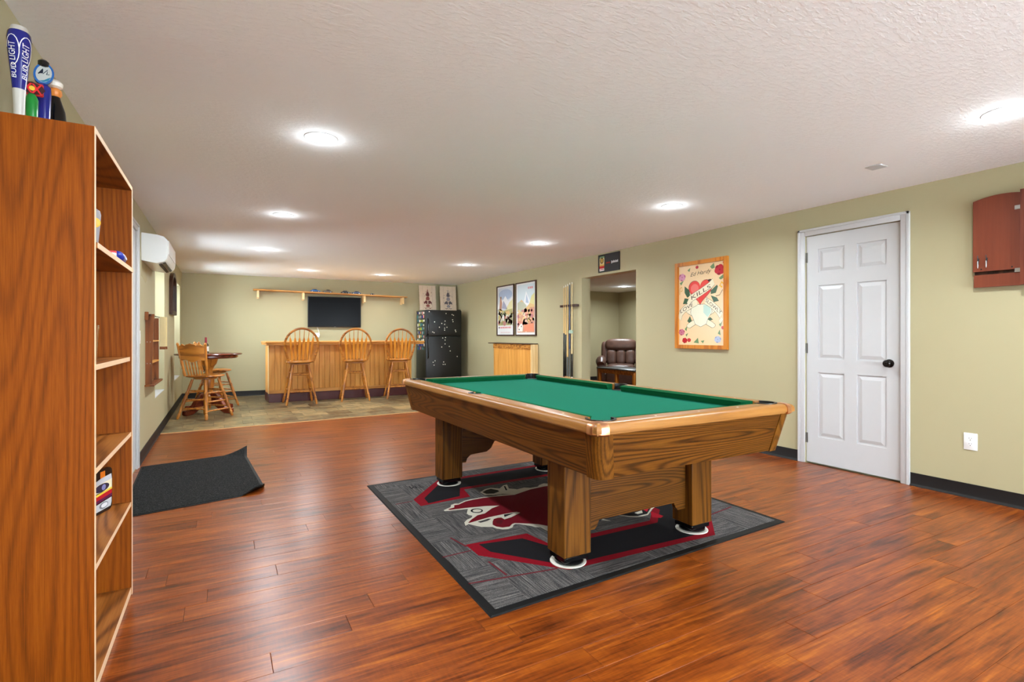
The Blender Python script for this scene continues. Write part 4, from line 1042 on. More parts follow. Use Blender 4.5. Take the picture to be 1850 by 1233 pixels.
b = BM(); lathe(b, [(.036, 0), (.039, .006), (.039, .12), (.034, .14), (.016, .158), (.013, .18)], 24); obj('bottle_body', b, 'glass', t)
b = BM(); lathe(b, [(.0165, .160), (.015, .185), (.015, .235), (.013, .238), (.001, .238)], 18); obj('wax_neck', b, 'bottle_red', t)
b = BM(); lathe(b, [(.0395, .03), (.0397, .032), (.0397, .10), (.0395, .102)], 24); obj('bottle_label', b, 'chalk', t)

# ================================================================== BAR AND STOOLS
def bar_counter():
    t = thing('bar_counter', 'long pine beadboard bar with a burgundy base below the television', 'bar', (.685, 9.75, 0), R(2.0))
    L, D = 2.55, .55
    b = BM(); bx(b, .02, L-.02, .02, D, .004, .985); obj('bar_core', b, 'pine', t, smooth=False)
    b = BM(); bx(b, -.005, L, -.035, .02, .0046, .155, .004); obj('base_board', b, 'burgundy', t)
    b = BM(); bx(b, -.008, .02, .0205, D, .0046, .155, .004); obj('base_board', b, 'burgundy', t)
    n = 28; pw = L/n
    b = BM(); bx(b, 0, pw-.003, 0, .02, .156, .985); es = [e for e in b.edges if abs(e.verts[0].co.z-e.verts[1].co.z) > .5 and e.verts[0].co.y < .001]; bmesh.ops.bevel(b, geom=es, offset=.004, segments=1, affect='EDGES'); pm = mesh_of('plank', b, 'pine', False)
    for i in range(n): link('plank', pm, t, (i*pw+.0015, 0, 0))
    for i in range(6): link('plank', pm, t, (.0, D-.001-i*pw, 0), (0, 0, -PI/2))
    b = BM(); bx(b, -.002, L, -.012, -.0005, .156, .215, .003); obj('bottom_rail', b, 'pine_x', t)
    b = BM(); bx(b, -.014, .0, -.014, .03, .156, .985, .003); obj('corner_trim', b, 'pine_pale', t)
    b = BM(); bx(b, -.06, L+.18, -.20, D+.04, .990, 1.015, .004); bx(b, -.07, L+.19, -.21, D+.05, 1.0155, 1.055, .012, 3); obj('bar_top', b, 'pine_x', t)
bar_counter()

def bar_stool():
    t = thing('bar_stool', '', 'bar stool', (0, 0, 0), 0, 'hoop-back bar stools along the bar')
    leg_frame(t, 'golden_z', .665, .12, .235, heights=(.22, .50))
    b = BM(); bx(b, -.15, .15, -.15, .15, .665, .685, .006); obj('swivel_plate', b, 'golden_x', t)
    obj('seat', seat_mesh(.222, .690, .735), 'golden_x', t)
    # bent hoop; widest at two thirds of its height, leaning backwards
    yb = -.165
    def lean(z): return yb-(z-.72)*.20
    path = []
    for i in range(33):
        a = PI*i/32; x = -.262*math.cos(a); z = .985+.285*math.sin(a)
        path.append((x, lean(z), z))
    lo_ = [(-.195, lean(.722), .722), (-.215, lean(.80), .80), (-.242, lean(.89), .89)]
    path = lo_+path+[(-x, y, z) for x, y, z in lo_[::-1]]
    b = BM(); tube(b, path, .0155, 10, flat=1.2); obj('hoop', b, 'golden_x', t)
    n = 6
    for i in range(n):
        u = (i-2.5)/2.5; xb, xt = u*.140, u*.185
        ztop = .985+.285*math.sqrt(max(0, 1-(xt/.262)**2))
        zs = [.722, .80, .93, 1.06, 1.10, 1.12, ztop-.004]; ws = [.010, .013, .018, .019, .013, .005, .004]
        b = BM(); F = []
        for z, wd in zip(zs, ws):
            k = (z-.722)/(ztop-.722); x = xb+(xt-xb)*k; y = lean(z)
            F.append([b.verts.new((x+dx, y+dy, z)) for dx, dy in ((-wd, -.005), (wd, -.005), (wd, .005), (-wd, .005))])
        for A, B in zip(F, F[1:]):
            for k in range(4): b.faces.new((A[k], A[(k+1) % 4], B[(k+1) % 4], B[k]))
        b.faces.new(F[0][::-1]); b.faces.new(F[-1]); obj('arrow_slat', b, 'slat', t, smooth=False)
    return t
st0 = bar_stool()
for i, (x, y, rz, lb) in enumerate(((1.135, 9.42, 1, 'leftmost of the three golden hoop-back bar stools'), (2.055, 9.46, -7, 'middle of the three golden hoop-back bar stools'), (2.865, 9.48, -9, 'rightmost of the three golden hoop-back bar stools, beside the refrigerator'))):
    s = st0 if i == 0 else copy_tree(st0)
    s.location = (x, y, 0); s.rotation_euler = (0, 0, R(rz)); s['label'] = lb

# ================================================================== BACK WALL
def on_back(s, off, z):                # point on the back wall: s along it, off into the room
    return (XL+s*math.cos(BA)+off*math.sin(BA), YBL+s*math.sin(BA)-off*math.cos(BA), z)
t = thing('television', 'flat black television hanging on the back wall above the bar', 'television', on_back(2.648, .012, 1.632), BA)
b = BM(); bx(b, -.20, .20, -.028, 0, -.15, .15); obj('wall_mount', b, 'black', t)
b = BM(); bx(b, -.516, .516, -.062, -.028, -.308, .308, .006, 2); obj('housing', b, 'black', t)
b = BM(); bx(b, -.503, .503, -.0632, -.0618, -.288, .297); obj('screen', b, 'screen', t, smooth=False)
b = BM(); bx(b, -.02, .02, -.066, -.0625, -.304, -.296, .001); obj('status_lamp', b, 'grey_plastic', t)
t = thing('wall_outlet', 'white cable box with hanging wire on the back wall below the television', 'outlet', on_back(2.30, .001, 1.165), BA)
b = BM(); bx(b, -.055, .055, -.03, 0, -.045, .045, .005); obj('box', b, 'white_plastic', t)
b = BM(); tube(b, [(.01, -.02, .17), (.03, -.03, .11), (.05, -.03, .05), (.06, -.032, .0), (.045, -.032, -.05)], .005, 8); obj('wire', b, 'white_plastic', t)
tilt = math.atan2(-.05, 2.93)
t = thing('wall_shelf', 'long thin pine shelf on wooden brackets above the television', 'shelf', on_back(1.16, .001, 2.036), BA); t.rotation_euler = (0, -tilt, BA)
b = BM(); bx(b, 0, 2.94, -.25, 0, -.024, 0, .003); obj('shelf_board', b, 'pine_x', t)
for s in (.085, .885, 2.06, 2.86):
    b = BM(); prism(b, [(-.001, -.025), (-.20, -.025), (-.20, -.155), (-.165, -.160), (-.05, -.045), (-.04, -.17), (-.001, -.17)], s-.019, s+.019, 'yz'); obj('bracket', b, 'pine_pale', t)
def model_car(s, mat, label, flip=1, k=1.0, flat=False):
    z = 2.0365+math.sin(tilt)*(s-1.16)+.0
    t = thing('model_car', label, 'model car', on_back(s, .15, z), BA+(PI if flip < 0 else 0), 'model cars on the wall shelf')
    t.rotation_euler = (0, -tilt*flip, BA+(PI if flip < 0 else 0))
    L = .095*k; hh = .55 if flat else 1.0
    prof = [(-L, .012), (-L*.98, .030*hh), (-L*.72, .036*hh), (-L*.45, .058*hh), (L*.15, .060*hh), (L*.48, .037*hh), (L*.95, .030*hh), (L, .016), (L*.98, .010), (-L*.98, .010)]
    b = BM(); prism(b, prof, -.036, .036, 'xz'); bmesh.ops.bevel(b, geom=[e for e in b.edges if abs(e.verts[0].co.y-e.verts[1].co.y) < 1e-6], offset=.006, segments=2, affect='EDGES'); obj('car_body', b, mat, t)
    b = BM(); prism(b, [(-L*.40, .044*hh), (-L*.36, .054*hh), (L*.10, .056*hh), (L*.34, .044*hh)], -.0366, .0366, 'xz'); obj('windows', b, 'black_gloss', t)
    for x in (-.6, .6):
        for y in (-.034, .034):
            b = BM(); tube(b, [(L*x, y-.006, .0145), (L*x, y+.006, .0145)], .0142, 14); o = obj('wheel', b, 'tyre', t)
            b = BM(); tube(b, [(L*x, y-.0068, .0145), (L*x, y+.0068, .0145)], .007, 10); obj('hub', b, 'steel', o)
model_car(2.265, 'car_blue', 'bright blue model car, leftmost on the shelf above the television')
model_car(2.495, 'car_tan', 'brown model car with pale sides on the shelf above the television', -1)
model_car(2.845, 'car_black', 'black model car on the shelf above the television')
model_car(3.05, 'car_navy', 'dark blue model car at the right of the group on the television shelf', -1)
model_car(3.38, 'car_black', 'tiny flat black toy car standing alone near the right end of the shelf', 1, .45, True)

def refrigerator():
    x0, y0 = 3.652, 10.19
    t = thing('refrigerator', 'black top-freezer refrigerator covered in magnets in the back right corner', 'refrigerator', (x0, y0, 0))
    W, D, Hh = .80, .60, 1.69
    b = BM(); bx(b, 0, W, .055, D, .03, Hh-.005, .008, 2); obj('cabinet', b, 'fridge_side', t)
    b = BM(); bx(b, .03, W-.03, .06, D-.02, .0046, .03); obj('plinth', b, 'black', t)
    for nm, za, zb in (('freezer_door', 1.146, Hh), ('fridge_door', .055, 1.136)):
        b = BM(); bx(b, -.002, W+.002, 0, .052, za, zb, .012, 3); dr = obj(nm, b, 'fridge', t)
        ha, hb = (za+.02, za+.36) if za > 1 else (zb-.46, zb-.02)
        b = BM(); tube(b, [(.045, -.001, ha), (.045, -.04, ha+.03), (.045, -.045, (ha+hb)/2), (.045, -.04, hb-.03), (.045, -.001, hb)], .012, 10); obj('handle', b, 'black_gloss', dr)
    b = BM(); bx(b, W-.09, W-.01, .01, .06, Hh+.001, Hh+.018, .004); obj('hinge_cap', b, 'black', t)
    rnd = random.Random(3); k = 0
    cols = [('chalk', 'white')]*5+[('teal', 'teal')]*2+[('grey_plastic', 'grey')]*2+[('pink', 'pink'), ('lime', 'yellow-green'), ('orange', 'orange'), ('blue_plastic', 'blue')]
    z = 1.63; row = 0
    while z > .84:
        for c in range(5):
            m, cn = cols[rnd.randrange(len(cols))]
            w_, h_ = rnd.uniform(.018, .034), rnd.uniform(.040, .066)
            yy = .105+c*.092+rnd.uniform(-.012, .012); zz = z+rnd.uniform(-.008, .008)
            if row % 2: yy += .02
            sh = rnd.random()
            b = BM(); pts = ell(0, 0, w_, h_/2, 12) if sh < .35 else [(-w_, -h_/2), (w_, -h_/2), (w_, h_/2), (-w_, h_/2)]
            prism(b, pts, -.004, 0, 'yz')
            o = obj('fridge_magnet', b, m, None, (x0-.0005, y0+yy, zz), smooth=False)
            tag(o, 'small %s magnet on the side of the refrigerator' % cn, 'magnet', 'magnets on the refrigerator side, '+cn)
        z -= .083; row += 1
    spots = [(.07, 1.65), (.42, 1.62), (.55, 1.60), (.58, 1.585), (.18, 1.44), (.40, 1.46), (.56, 1.49), (.57, 1.45), (.33, 1.41), (.39, 1.39), (.28, 1.33), (.44, 1.33), (.39, 1.31), (.39, 1.27), (.62, 1.27), (.63, 1.24), (.14, 1.23), (.17, 1.215), (.35, 1.105), (.41, 1.115), (.40, 1.06), (.40, .98), (.33, .915), (.49, .925), (.51, .83), (.66, .71), (.15, .60), (.19, .63), (.17, .54), (.37, .60), (.36, .55), (.40, .55)]
    b = BM(); lathe(b, [(.011, 0), (.011, .004), (.008, .006), (.0005, .006)], 12); bmesh.ops.rotate(b, verts=b.verts[:], cent=(0, 0, 0), matrix=Matrix.Rotation(PI/2, 3, 'X')); dm = mesh_of('dot_magnet', b, 'chalk')
    for (x, z) in spots:
        o = link('dot_magnet', dm, None, (x0+x*1.06, y0-.0005, z)); tag(o, 'tiny white dot magnet on the refrigerator front', 'magnet', 'dot magnets on the refrigerator doors')
refrigerator()

def damask_board(s0, ink, ink2, label):
    wd, ht = .375, .545
    p = on_back(s0, .16, 1.7095)
    t = thing('decor_board', label, 'wall decor', p, BA); t.rotation_euler = (R(-7), 0, BA)
    rnd = random.Random(int(s0*100)); b = BM(); n = 24; pts = []
    for i in range(n): pts.append((wd*i/n, rnd.uniform(-.0, .004)))
    for i in range(n): pts.append((wd-rnd.uniform(0, .006), ht*i/n))
    for i in range(n): pts.append((wd-wd*i/n, ht-rnd.uniform(0, .005)))
    for i in range(n): pts.append((rnd.uniform(0, .006), ht-ht*i/n))
    prism(b, pts, -.018, 0, 'xz'); o = obj('board', b, plain('distressed_cream', (222, 200, 176), .6, .1), t, smooth=False)
    sh = []
    for x in (.08, .19, .29): sh.append((ribbon([(x, .01), (x+.004, .28), (x-.003, .53)], .003), (150, 124, 110), 0))
    cx = wd/2
    def both(pts_, c, l=1):
        sh.append(([(cx+x, y) for x, y in pts_], c, l)); sh.append(([(cx-x, y) for x, y in pts_], c, l))
    both([(0, .40), (.012, .41), (.03, .37), (.04, .33), (.02, .30), (0, .31)], ink)
    both([(0, .30), (.03, .29), (.045, .25), (.03, .21), (.0, .22)], ink2)
    both([(.01, .20), (.05, .21), (.09, .17), (.085, .13), (.055, .15), (.03, .13), (.01, .14)], ink)
    both([(0, .13), (.03, .12), (.045, .09), (.02, .06), (0, .07)], ink2)
    both([(.01, .055), (.05, .045), (.085, .055), (.06, .03), (.015, .04)], ink)
    both([(0, .46), (.008, .45), (.010, .42), (0, .41)], ink2)
    for k in range(26):
        a, r = rnd.uniform(0, 2*PI), rnd.uniform(.05, .14); x, y = cx+r*math.cos(a)*.85, .27+r*math.sin(a)*1.5
        sh.append((ell(x, y, .006, .008, 6), ink if k % 2 else ink2, 1))
    print_mesh('damask_print', sh, lambda x, y, l: (x, -.0185-l*.0004, y), 'print', o)
damask_board(4.385, (110, 52, 50), (150, 80, 72), 'distressed cream board with reddish damask ornament standing on the refrigerator')
damask_board(4.855, (92, 84, 92), (150, 140, 146), 'distressed cream board with grey damask ornament standing on the refrigerator')

# ================================================================== RIGHT WALL
def framed(name, label, cat, y_left, y_right, z0, z1, fw, mat, depth=.025):
    """frame on the right wall; y_left is the end seen on the left (larger y). local: x to the viewer's right, z up, -y out of the wall"""
    t = thing(name, label, cat, (XR-.001, y_left, z0), -PI/2)
    W, Hh = y_left-y_right, z1-z0
    b = BM()
    for q in ([(0, 0), (W, 0), (W-fw, fw), (fw, fw)], [(W, 0), (W, Hh), (W-fw, Hh-fw), (W-fw, fw)], [(W, Hh), (0, Hh), (fw, Hh-fw), (W-fw, Hh-fw)], [(0, Hh), (0, 0), (fw, fw), (fw, Hh-fw)]):
        o_ = [(p[0], -depth, p[1]) for p in q]; back = [(p[0], 0, p[1]) for p in q]
        hexa(b, back+o_)
    bmesh.ops.recalc_face_normals(b, faces=b.faces[:])
    obj('picture_frame', b, mat, t, smooth=False)
    b = BM(); bx(b, fw-.004, W-fw+.004, -.012, -.001, fw-.004, Hh-fw+.004); sheet = obj('poster_sheet', b, 'chalk', t, smooth=False)
    return t, sheet, W, Hh
def art(sheet, W, Hh, fw, shapes, pale=0.0):      # shapes in 0..1 of the visible sheet
    w_, h_ = W-2*fw, Hh-2*fw
    shapes = [(p, tuple(c[i]*(1-pale)+(222, 214, 204)[i]*pale for i in range(3)), l) for p, c, l in shapes]
    print_mesh('poster_print', shapes, lambda x, y, l: (fw+x*w_, -.0122-l*.0002, fw+y*h_), 'print_gloss', sheet)
def blobs(rnd, n, x0, x1, y0, y1, cols, r, l):
    out = []
    for _ in range(n):
        x, y = rnd.uniform(x0, x1), rnd.uniform(y0, y1); k = rnd.uniform(.6, 1.3)*r
        k = min(k, x-.0, 1-x, (y)*2, (1-y)*2); 
        if k > .004: out.append((ell(x, y, k, k*.6, 7, rnd.uniform(0, 1)), cols[rnd.randrange(len(cols))], l))
    return out
# left travel poster: generic alpine meadow
rnd = random.Random(11)
t, s, W, Hh = framed('framed_poster', 'framed alpine meadow poster, left of the two hanging above the pine cabinet', 'poster', 8.844, 8.172, 1.151, 2.095, .020, 'dark_frame')
sh = [(rect(0, 0, 1, 1), (226, 228, 232), 0), (rect(.05, .19, .95, .97), (186, 204, 226), 1), (ell(.5, .83, .42, .11, 20), (132, 158, 206), 2), ([(.05, .60), (.2, .78), (.32, .70), (.5, .80), (.68, .69), (.95, .78), (.95, .55), (.05, .55)], (228, 232, 240), 3), ([(.28, .55), (.38, .71), (.52, .62), (.62, .52)], (122, 128, 168), 4), ([(.5, .5), (.75, .66), (.95, .72), (.95, .45), (.5, .45)], (216, 208, 140), 4), ([(.05, .19), (.05, .53), (.4, .5), (.95, .53), (.95, .19)], (150, 150, 70), 5),
      ([(.12, .52), (.17, .74), (.25, .76), (.30, .66), (.27, .50)], (160, 90, 60), 6), (ell(.22, .77, .05, .03), (110, 66, 40), 7), ([(.12, .36), (.12, .54), (.32, .52), (.36, .38)], (204, 160, 60), 6)]
sh += blobs(rnd, 46, .1, .9, .23, .48, [(222, 214, 190), (120, 110, 50), (204, 150, 70), (90, 96, 50), (160, 66, 60), (236, 230, 214)], .07, 7)
sh += [(ell(.38, .35, .06, .07), (240, 238, 228), 8), (ell(.46, .23, .09, .05), (140, 60, 56), 8)]
x = .08
for wd in (.09, .03, .08, .05, .09, .06, .08, .07, .05, .08, .06): sh.append((rect(x, .130, x+wd-.015, .165), (206, 60, 66) if x > .14 else (70, 60, 70), 2)); x += wd+.004
for k in range(8): sh.append((rect(.22+k*.075, .04, .22+k*.075+.045, .055), (210, 130, 130), 2))
art(s, W, Hh, .020, sh, .38)
# right travel poster: generic peak above autumn slopes
t, s, W, Hh = framed('framed_poster', 'framed red and gold mountain poster, right of the two above the pine cabinet', 'poster', 8.111, 7.414, 1.151, 2.095, .020, 'dark_frame')
sh = [(rect(0, 0, 1, 1), (224, 226, 230), 0), (rect(.06, .04, .95, .97), (182, 206, 222), 1), ([(.38, .60), (.52, .84), (.58, .78), (.74, .62), (.60, .55)], (226, 232, 242), 2), ([(.5, .62), (.54, .78), (.60, .70), (.66, .60)], (140, 166, 206), 3), ([(.06, .45), (.06, .62), (.28, .68), (.52, .57), (.52, .40)], (150, 156, 130), 3), ([(.18, .645), (.28, .685), (.40, .63), (.28, .64)], (206, 150, 90), 4), ([(.62, .50), (.80, .74), (.95, .79), (.95, .45)], (206, 196, 110), 3), ([(.06, .30), (.06, .42), (.35, .46), (.72, .60), (.95, .56), (.95, .25)], (210, 156, 80), 4), ([(.06, .04), (.06, .34), (.4, .40), (.75, .52), (.95, .52), (.95, .04)], (190, 110, 78), 5)]
sh += blobs(rnd, 70, .1, .92, .08, .48, [(214, 150, 84), (196, 80, 70), (226, 176, 90), (150, 60, 70), (206, 110, 60), (236, 206, 170)], .055, 6)
sh += [([(.42, .06), (.42, .19), (.9, .22), (.93, .06)], (224, 92, 50), 7), ([(.08, .06), (.10, .14), (.26, .22), (.36, .18), (.34, .06)], (230, 226, 220), 7), (ell(.16, .10, .03, .016), (50, 44, 44), 8), (ell(.28, .16, .03, .016), (60, 50, 50), 8)]
x = .62
for wd in (.06, .04, .07, .07): sh.append((rect(x, .875, x+wd-.015, .915), (214, 80, 90), 3)); x += wd+.006
art(s, W, Hh, .020, sh, .38)

# heart poster
t, s, W, Hh = framed('framed_poster', 'large honey-framed poster of a red heart with ribbons and roses beside the white door', 'poster', 4.331, 3.62, 1.005, 1.986, .042, 'orange_frame', .034)
PE, CR, RED, LN, GRN = (240, 206, 160), (240, 228, 196), (226, 62, 54), (70, 56, 46), (62, 92, 66)
def scale(pts, k, c=None):
    c = c or (sum(p[0] for p in pts)/len(pts), sum(p[1] for p in pts)/len(pts)); return [(c[0]+(p[0]-c[0])*k, c[1]+(p[1]-c[1])*k) for p in pts]
heart = []
for i in range(40):
    a = 2*PI*i/40; hx = 16*math.sin(a)**3; hy = 13*math.cos(a)-5*math.cos(2*a)-2*math.cos(3*a)-math.cos(4*a); heart.append((.49+hx*.0156, .672+hy*.0105))
sh = [(rect(0, 0, 1, 1), PE, 0)]
for (cx, cy, c1, c2, r) in ((.90, .90, (200, 40, 56), (150, 22, 40), .10), (.08, .86, (216, 150, 176), (180, 90, 130), .075), (.42, .965, (196, 44, 60), (150, 30, 44), .032), (.14, .055, (196, 36, 48), (140, 20, 34), .055), (.07, .16, (206, 120, 140), (170, 70, 96), .065), (.86, .07, (176, 186, 210), (140, 150, 186), .065), (.965, .21, (206, 50, 50), (160, 30, 36), .032), (.24, .06, (206, 60, 60), (160, 30, 40), .04), (.98, .98, (206, 60, 70), (160, 30, 40), .018)):
    for k in range(6):
        a = 2*PI*k/6+.3; ex, ey = cx+r*.55*math.cos(a), cy+r*.30*math.sin(a)
        q = min(r*.55, ex, 1-ex); q2 = min(r*.36, ey, 1-ey)
        if q > .004 and q2 > .003: sh.append((ell(ex, ey, q, q2, 10), c1 if k % 2 else c2, 3+k % 2))
    sh.append((ell(cx, cy, min(r*.4, cx, 1-cx), min(r*.24, cy, 1-cy), 10), c1, 5)); sh.append((ell(cx, cy, min(r*.18, cx, 1-cx), min(r*.11, cy, 1-cy), 8), c2, 6))
for p in ([(.70, .95), (.78, .99), (.80, .93), (.74, .92)], [(.88, .80), (.97, .84), (.99, .80), (.92, .78)], [(.02, .79), (.12, .82), (.06, .76)], [(.20, .94), (.27, .97), (.25, .92)], [(.14, .20), (.20, .24), (.18, .17)], [(.34, .03), (.44, .09), (.46, .02)], [(.55, .02), (.58, .06), (.50, .05)], [(.88, .25), (.95, .28), (.92, .22)], [(.18, .10), (.22, .15), (.16, .13)], [(.86, .14), (.90, .19), (.92, .12)]): sh.append((p, (110, 140, 96), 2))
for p in ([(.14, .66), (.14, .74), (.24, .69), (.26, .62), (.2, .6)], [(.10, .52), (.14, .59), (.22, .58), (.20, .52)], [(.72, .66), (.84, .72), (.86, .70), (.82, .63), (.72, .62)], [(.72, .60), (.84, .57), (.88, .53), (.78, .52)], [(.20, .30), (.26, .36), (.30, .30), (.24, .28)], [(.64, .31), (.70, .34), (.76, .31), (.66, .29)]): sh.append((scale(p, 1.06), LN, 2)); sh.append((p, GRN, 3))
sh += [(ribbon([(.02, .64), (.03, .72), (.07, .74), (.08, .69), (.05, .68)], .012), (206, 150, 60), 3), (ribbon([(.98, .64), (.99, .72), (.94, .75), (.90, .71), (.95, .69)], .022), (236, 178, 50), 3), (ribbon([(.82, .59), (.90, .60), (.96, .66)], .008), (90, 60, 40), 3)]
# pale crossed bars and a plain rounded shield stand below the heart
for (p, q) in (((.22, .43), (.76, .24)), ((.24, .24), (.78, .43))):
    sh.append((ribbon([p, q], .075), LN, 3)); sh.append((ribbon([p, q], .065), CR, 4))
    for e in (p, q): sh.append((ell(e[0], e[1], .055, .030, 12), LN, 3)); sh.append((ell(e[0], e[1], .049, .026, 12), CR, 5))
shield = [(.30, .50), (.72, .50), (.74, .40), (.66, .33), (.62, .26), (.50, .225), (.38, .26), (.34, .33), (.28, .40)]
sh += [(scale(shield, 1.03), LN, 6), (shield, (236, 232, 206), 7), ([(.56, .49), (.71, .49), (.72, .40), (.65, .34), (.56, .40)], (190, 216, 200), 8)]
# ribbons with words
def banner(pts, wd, l): sh.append((ribbon(pts, wd*1.10), LN, l)); sh.append((ribbon(pts, wd), CR, l+1))
banner([(.02, .33), (.05, .40), (.14, .455), (.30, .505), (.42, .535)], .082, 9)
banner([(.60, .545), (.74, .49), (.86, .42), (.93, .355)], .082, 9)
banner([(.95, .32), (.90, .275)], .05, 8)
sh += [(scale(heart, 1.04), LN, 11), (heart, RED, 12), (scale([p for p in heart if p[0] < .49], .7), (236, 110, 100), 13)]
banner([(.22, .51), (.27, .565)], .07, 13)
banner([(.26, .575), (.34, .60), (.52, .655), (.70, .72), (.78, .765)], .085, 14)
sh.append((ell(.70, .785, .045, .016, 12, .0), (70, 30, 30), 14))
sh += [text_shape('KILLS', .505, .652, .052, LN, 16, R(17), .44), text_shape('LOVE', .185, .468, .048, LN, 16, R(17), .30), text_shape('SLOWLY', .775, .468, .046, LN, 16, R(-28), .36), text_shape('Ed Hardy', .50, .885, .062, (60, 50, 44), 4, R(3), .46, .4)]
art(s, W, Hh, .042, sh)

# can sign above the opening
t = thing('beer_sign', 'black rectangular sign with a can picture above the opening', 'sign', (XR-.001, 5.765, 2.031), -PI/2)
b = BM(); bx(b, 0, .447, -.014, 0, 0, .249, .002); s = obj('sign_board', b, plain('sign_black', (16, 11, 12), .5), t)
GD = (222, 180, 90)
sh = [(rect(.02, .008, .150, .240), (24, 48, 38), 0), (rect(.034, .02, .135, .225), (226, 206, 150), 1), (rect(.034, .20, .135, .225), (120, 150, 120), 2), (ell(.085, .165, .036, .042, 16), (36, 26, 24), 2), (ell(.085, .165, .022, .032, 14), (214, 176, 90), 3), (rect(.034, .090, .135, .110), GD, 2), (rect(.034, .055, .135, .090), (196, 34, 40), 3), (rect(.034, .02, .135, .055), (226, 224, 220), 3), (ribbon([(.045, .036), (.085, .044), (.122, .036)], .009), (190, 40, 50), 4)]
can_print = sh; sh = []; x = .175
for k, wd in enumerate((.016, .018, .016, .016, .018)): sh.append((rect(x, .112, x+wd-.004, .130+.004*(k % 2)), (190, 50, 36), 1)); x += wd+.001
x = .285
for k, wd in enumerate((.020, .018, .022, .020, .016, .020, .018)): sh.append((rect(x, .110-(.008 if k == 0 else 0), x+wd-.004, .134+.006*((k+1) % 2)), (232, 230, 232), 1)); x += wd+.001
print_mesh('can_picture', can_print, lambda x, y, l: (x, -.0142-l*.0003, y), 'print_gloss', s)
print_mesh('lettering', [q for q in sh if q[1][1] < 100], lambda x, y, l: (x, -.0142-l*.0003, y), 'print_gloss', s)['kind'] = 'stuff'
print_mesh('lettering', [q for q in sh if q[1][1] > 100], lambda x, y, l: (x, -.0142-l*.0003, y), 'print_gloss', s)['kind'] = 'stuff'

# shallow pine cabinet under the posters
def pine_cabinet():
    t = thing('pine_cabinet', 'shallow pine beadboard cabinet standing under the two travel posters', 'cabinet', (XR-.003, 8.73, 0), -PI/2)   # local x along the wall towards the viewer, -y into the room
    L, D, Hh = 1.336, .14, 1.005
    b = BM(); bx(b, .02, L-.02, -D+.02, 0, .0046, Hh); obj('carcass', b, 'pine', t, smooth=False)
    n = 15; pw = (L-.0)/n
    b = BM(); bx(b, 0, pw-.003, -.02, 0, .006, Hh); es = [e for e in b.edges if abs(e.verts[0].co.z-e.verts[1].co.z) > .5 and e.verts[0].co.y < -.01]; bmesh.ops.bevel(b, geom=es, offset=.004, segments=1, affect='EDGES'); pm = mesh_of('plank', b, 'pine', False)
    for i in range(n): link('plank', pm, t, (i*pw+.0015, -D+.0195, 0))
    b = BM(); bx(b, L, L+.02, -D+.006, -.001, .006, Hh); obj('end_board', b, 'pine_pale', t, smooth=False)
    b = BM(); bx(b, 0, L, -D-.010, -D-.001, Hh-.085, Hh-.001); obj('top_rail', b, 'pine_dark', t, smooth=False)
    b = BM(); bx(b, -.18, L+.024, -D-.030, 0, Hh+.0005, Hh+.016, .003); obj('cabinet_top', b, 'dark_frame', t)
pine_cabinet()

# cue rack and cues
t = thing('cue_rack', 'dark wooden wall rack holding the pool cues beside the opening', 'cue rack', (XR-.001, 6.655, 0), -PI/2)
CUES = [.110, .155, .205, .262, .318]
b = BM(); pts = [(.0, 0), (.42, 0), (.435, -.02), (.42, -.062)]
for c in CUES[::-1]+[.06]: pts += [(c+.013, -.062)]+[(c+.011*math.cos(a), -.052+.012*math.sin(a)*1.0) for a in (R(0), R(45), R(90), R(135), R(180))]+[(c-.013, -.062)]
pts += [(.012, -.062), (-.01, -.02)]
prism(b, pts, 1.588, 1.622); obj('upper_holder', b, 'dark_frame', t, smooth=False)
b = BM(); bx(b, -.01, .435, -.075, 0, .465, .485, .004); bx(b, -.01, .435, -.085, -.0755, .465, .505, .003); obj('lower_holder', b, 'dark_frame', t)
def cue(c, shaft, butt, zsplit, tip, wrap, label, top=1.93):
    t = thing('pool_cue', label, 'pool cue', (XR-.053, 6.655-c, .4855), 0, 'cues in the wall rack')
    T = top-.4855; zs = zsplit-.4855
    r = lambda z: .0145-.0085*z/T
    b = BM(); lathe(b, [(r(zs), zs), (r(T-.03), T-.03)], 12); obj('shaft', b, shaft, t)
    b = BM(); lathe(b, [(r(.05), .05), (r(zs), zs-.0005)], 12); obj('butt', b, butt, t)
    b = BM(); lathe(b, [(.0125, 0), (.0145, .004), (r(.05), .0495)], 12); obj('butt_cap', b, wrap, t)
    b = BM(); lathe(b, [(r(T-.03), T-.0295), (r(T), T-.006), (.005, T-.001), (.001, T)], 12); obj('ferrule', b, tip, t)
    return t
cue(CUES[0], 'maple', 'black_gloss', 1.19, 'chalk', 'dark_frame', 'pale pool cue with a long black butt, leftmost in the wall rack', 1.915)
cue(CUES[1], 'maple', 'black_gloss', 1.17, 'chalk', 'copper', 'pale pool cue with a black butt, second from the left in the wall rack', 1.925)
cue(CUES[2], 'maple', 'slate', .83, 'chalk', 'maple', 'honey-coloured pool cue with grey wrap, third from the left in the rack', 1.935)
cue(CUES[3], 'car_navy', 'slate', .95, 'chalk', 'maple', 'dark blue-shafted pool cue, fourth from the left in the rack', 1.95)
t = cue(CUES[4], 'cream_board', 'black_gloss', .88, 'chalk', 'chalk', 'cream bridge stick with a notched head, rightmost in the cue rack', 1.955)
b = BM(); pts = [(-.05, .0), (-.055, .03), (-.04, .05), (-.03, .035), (-.015, .055), (0, .04), (.015, .055), (.03, .035), (.04, .05), (.055, .03), (.05, .0)]
prism(b, [(y, .70+z) for y, z in pts], -.024, -.017, 'yz'); obj('bridge_head', b, plain('pale_green_plastic', (170, 196, 176), .3), t)

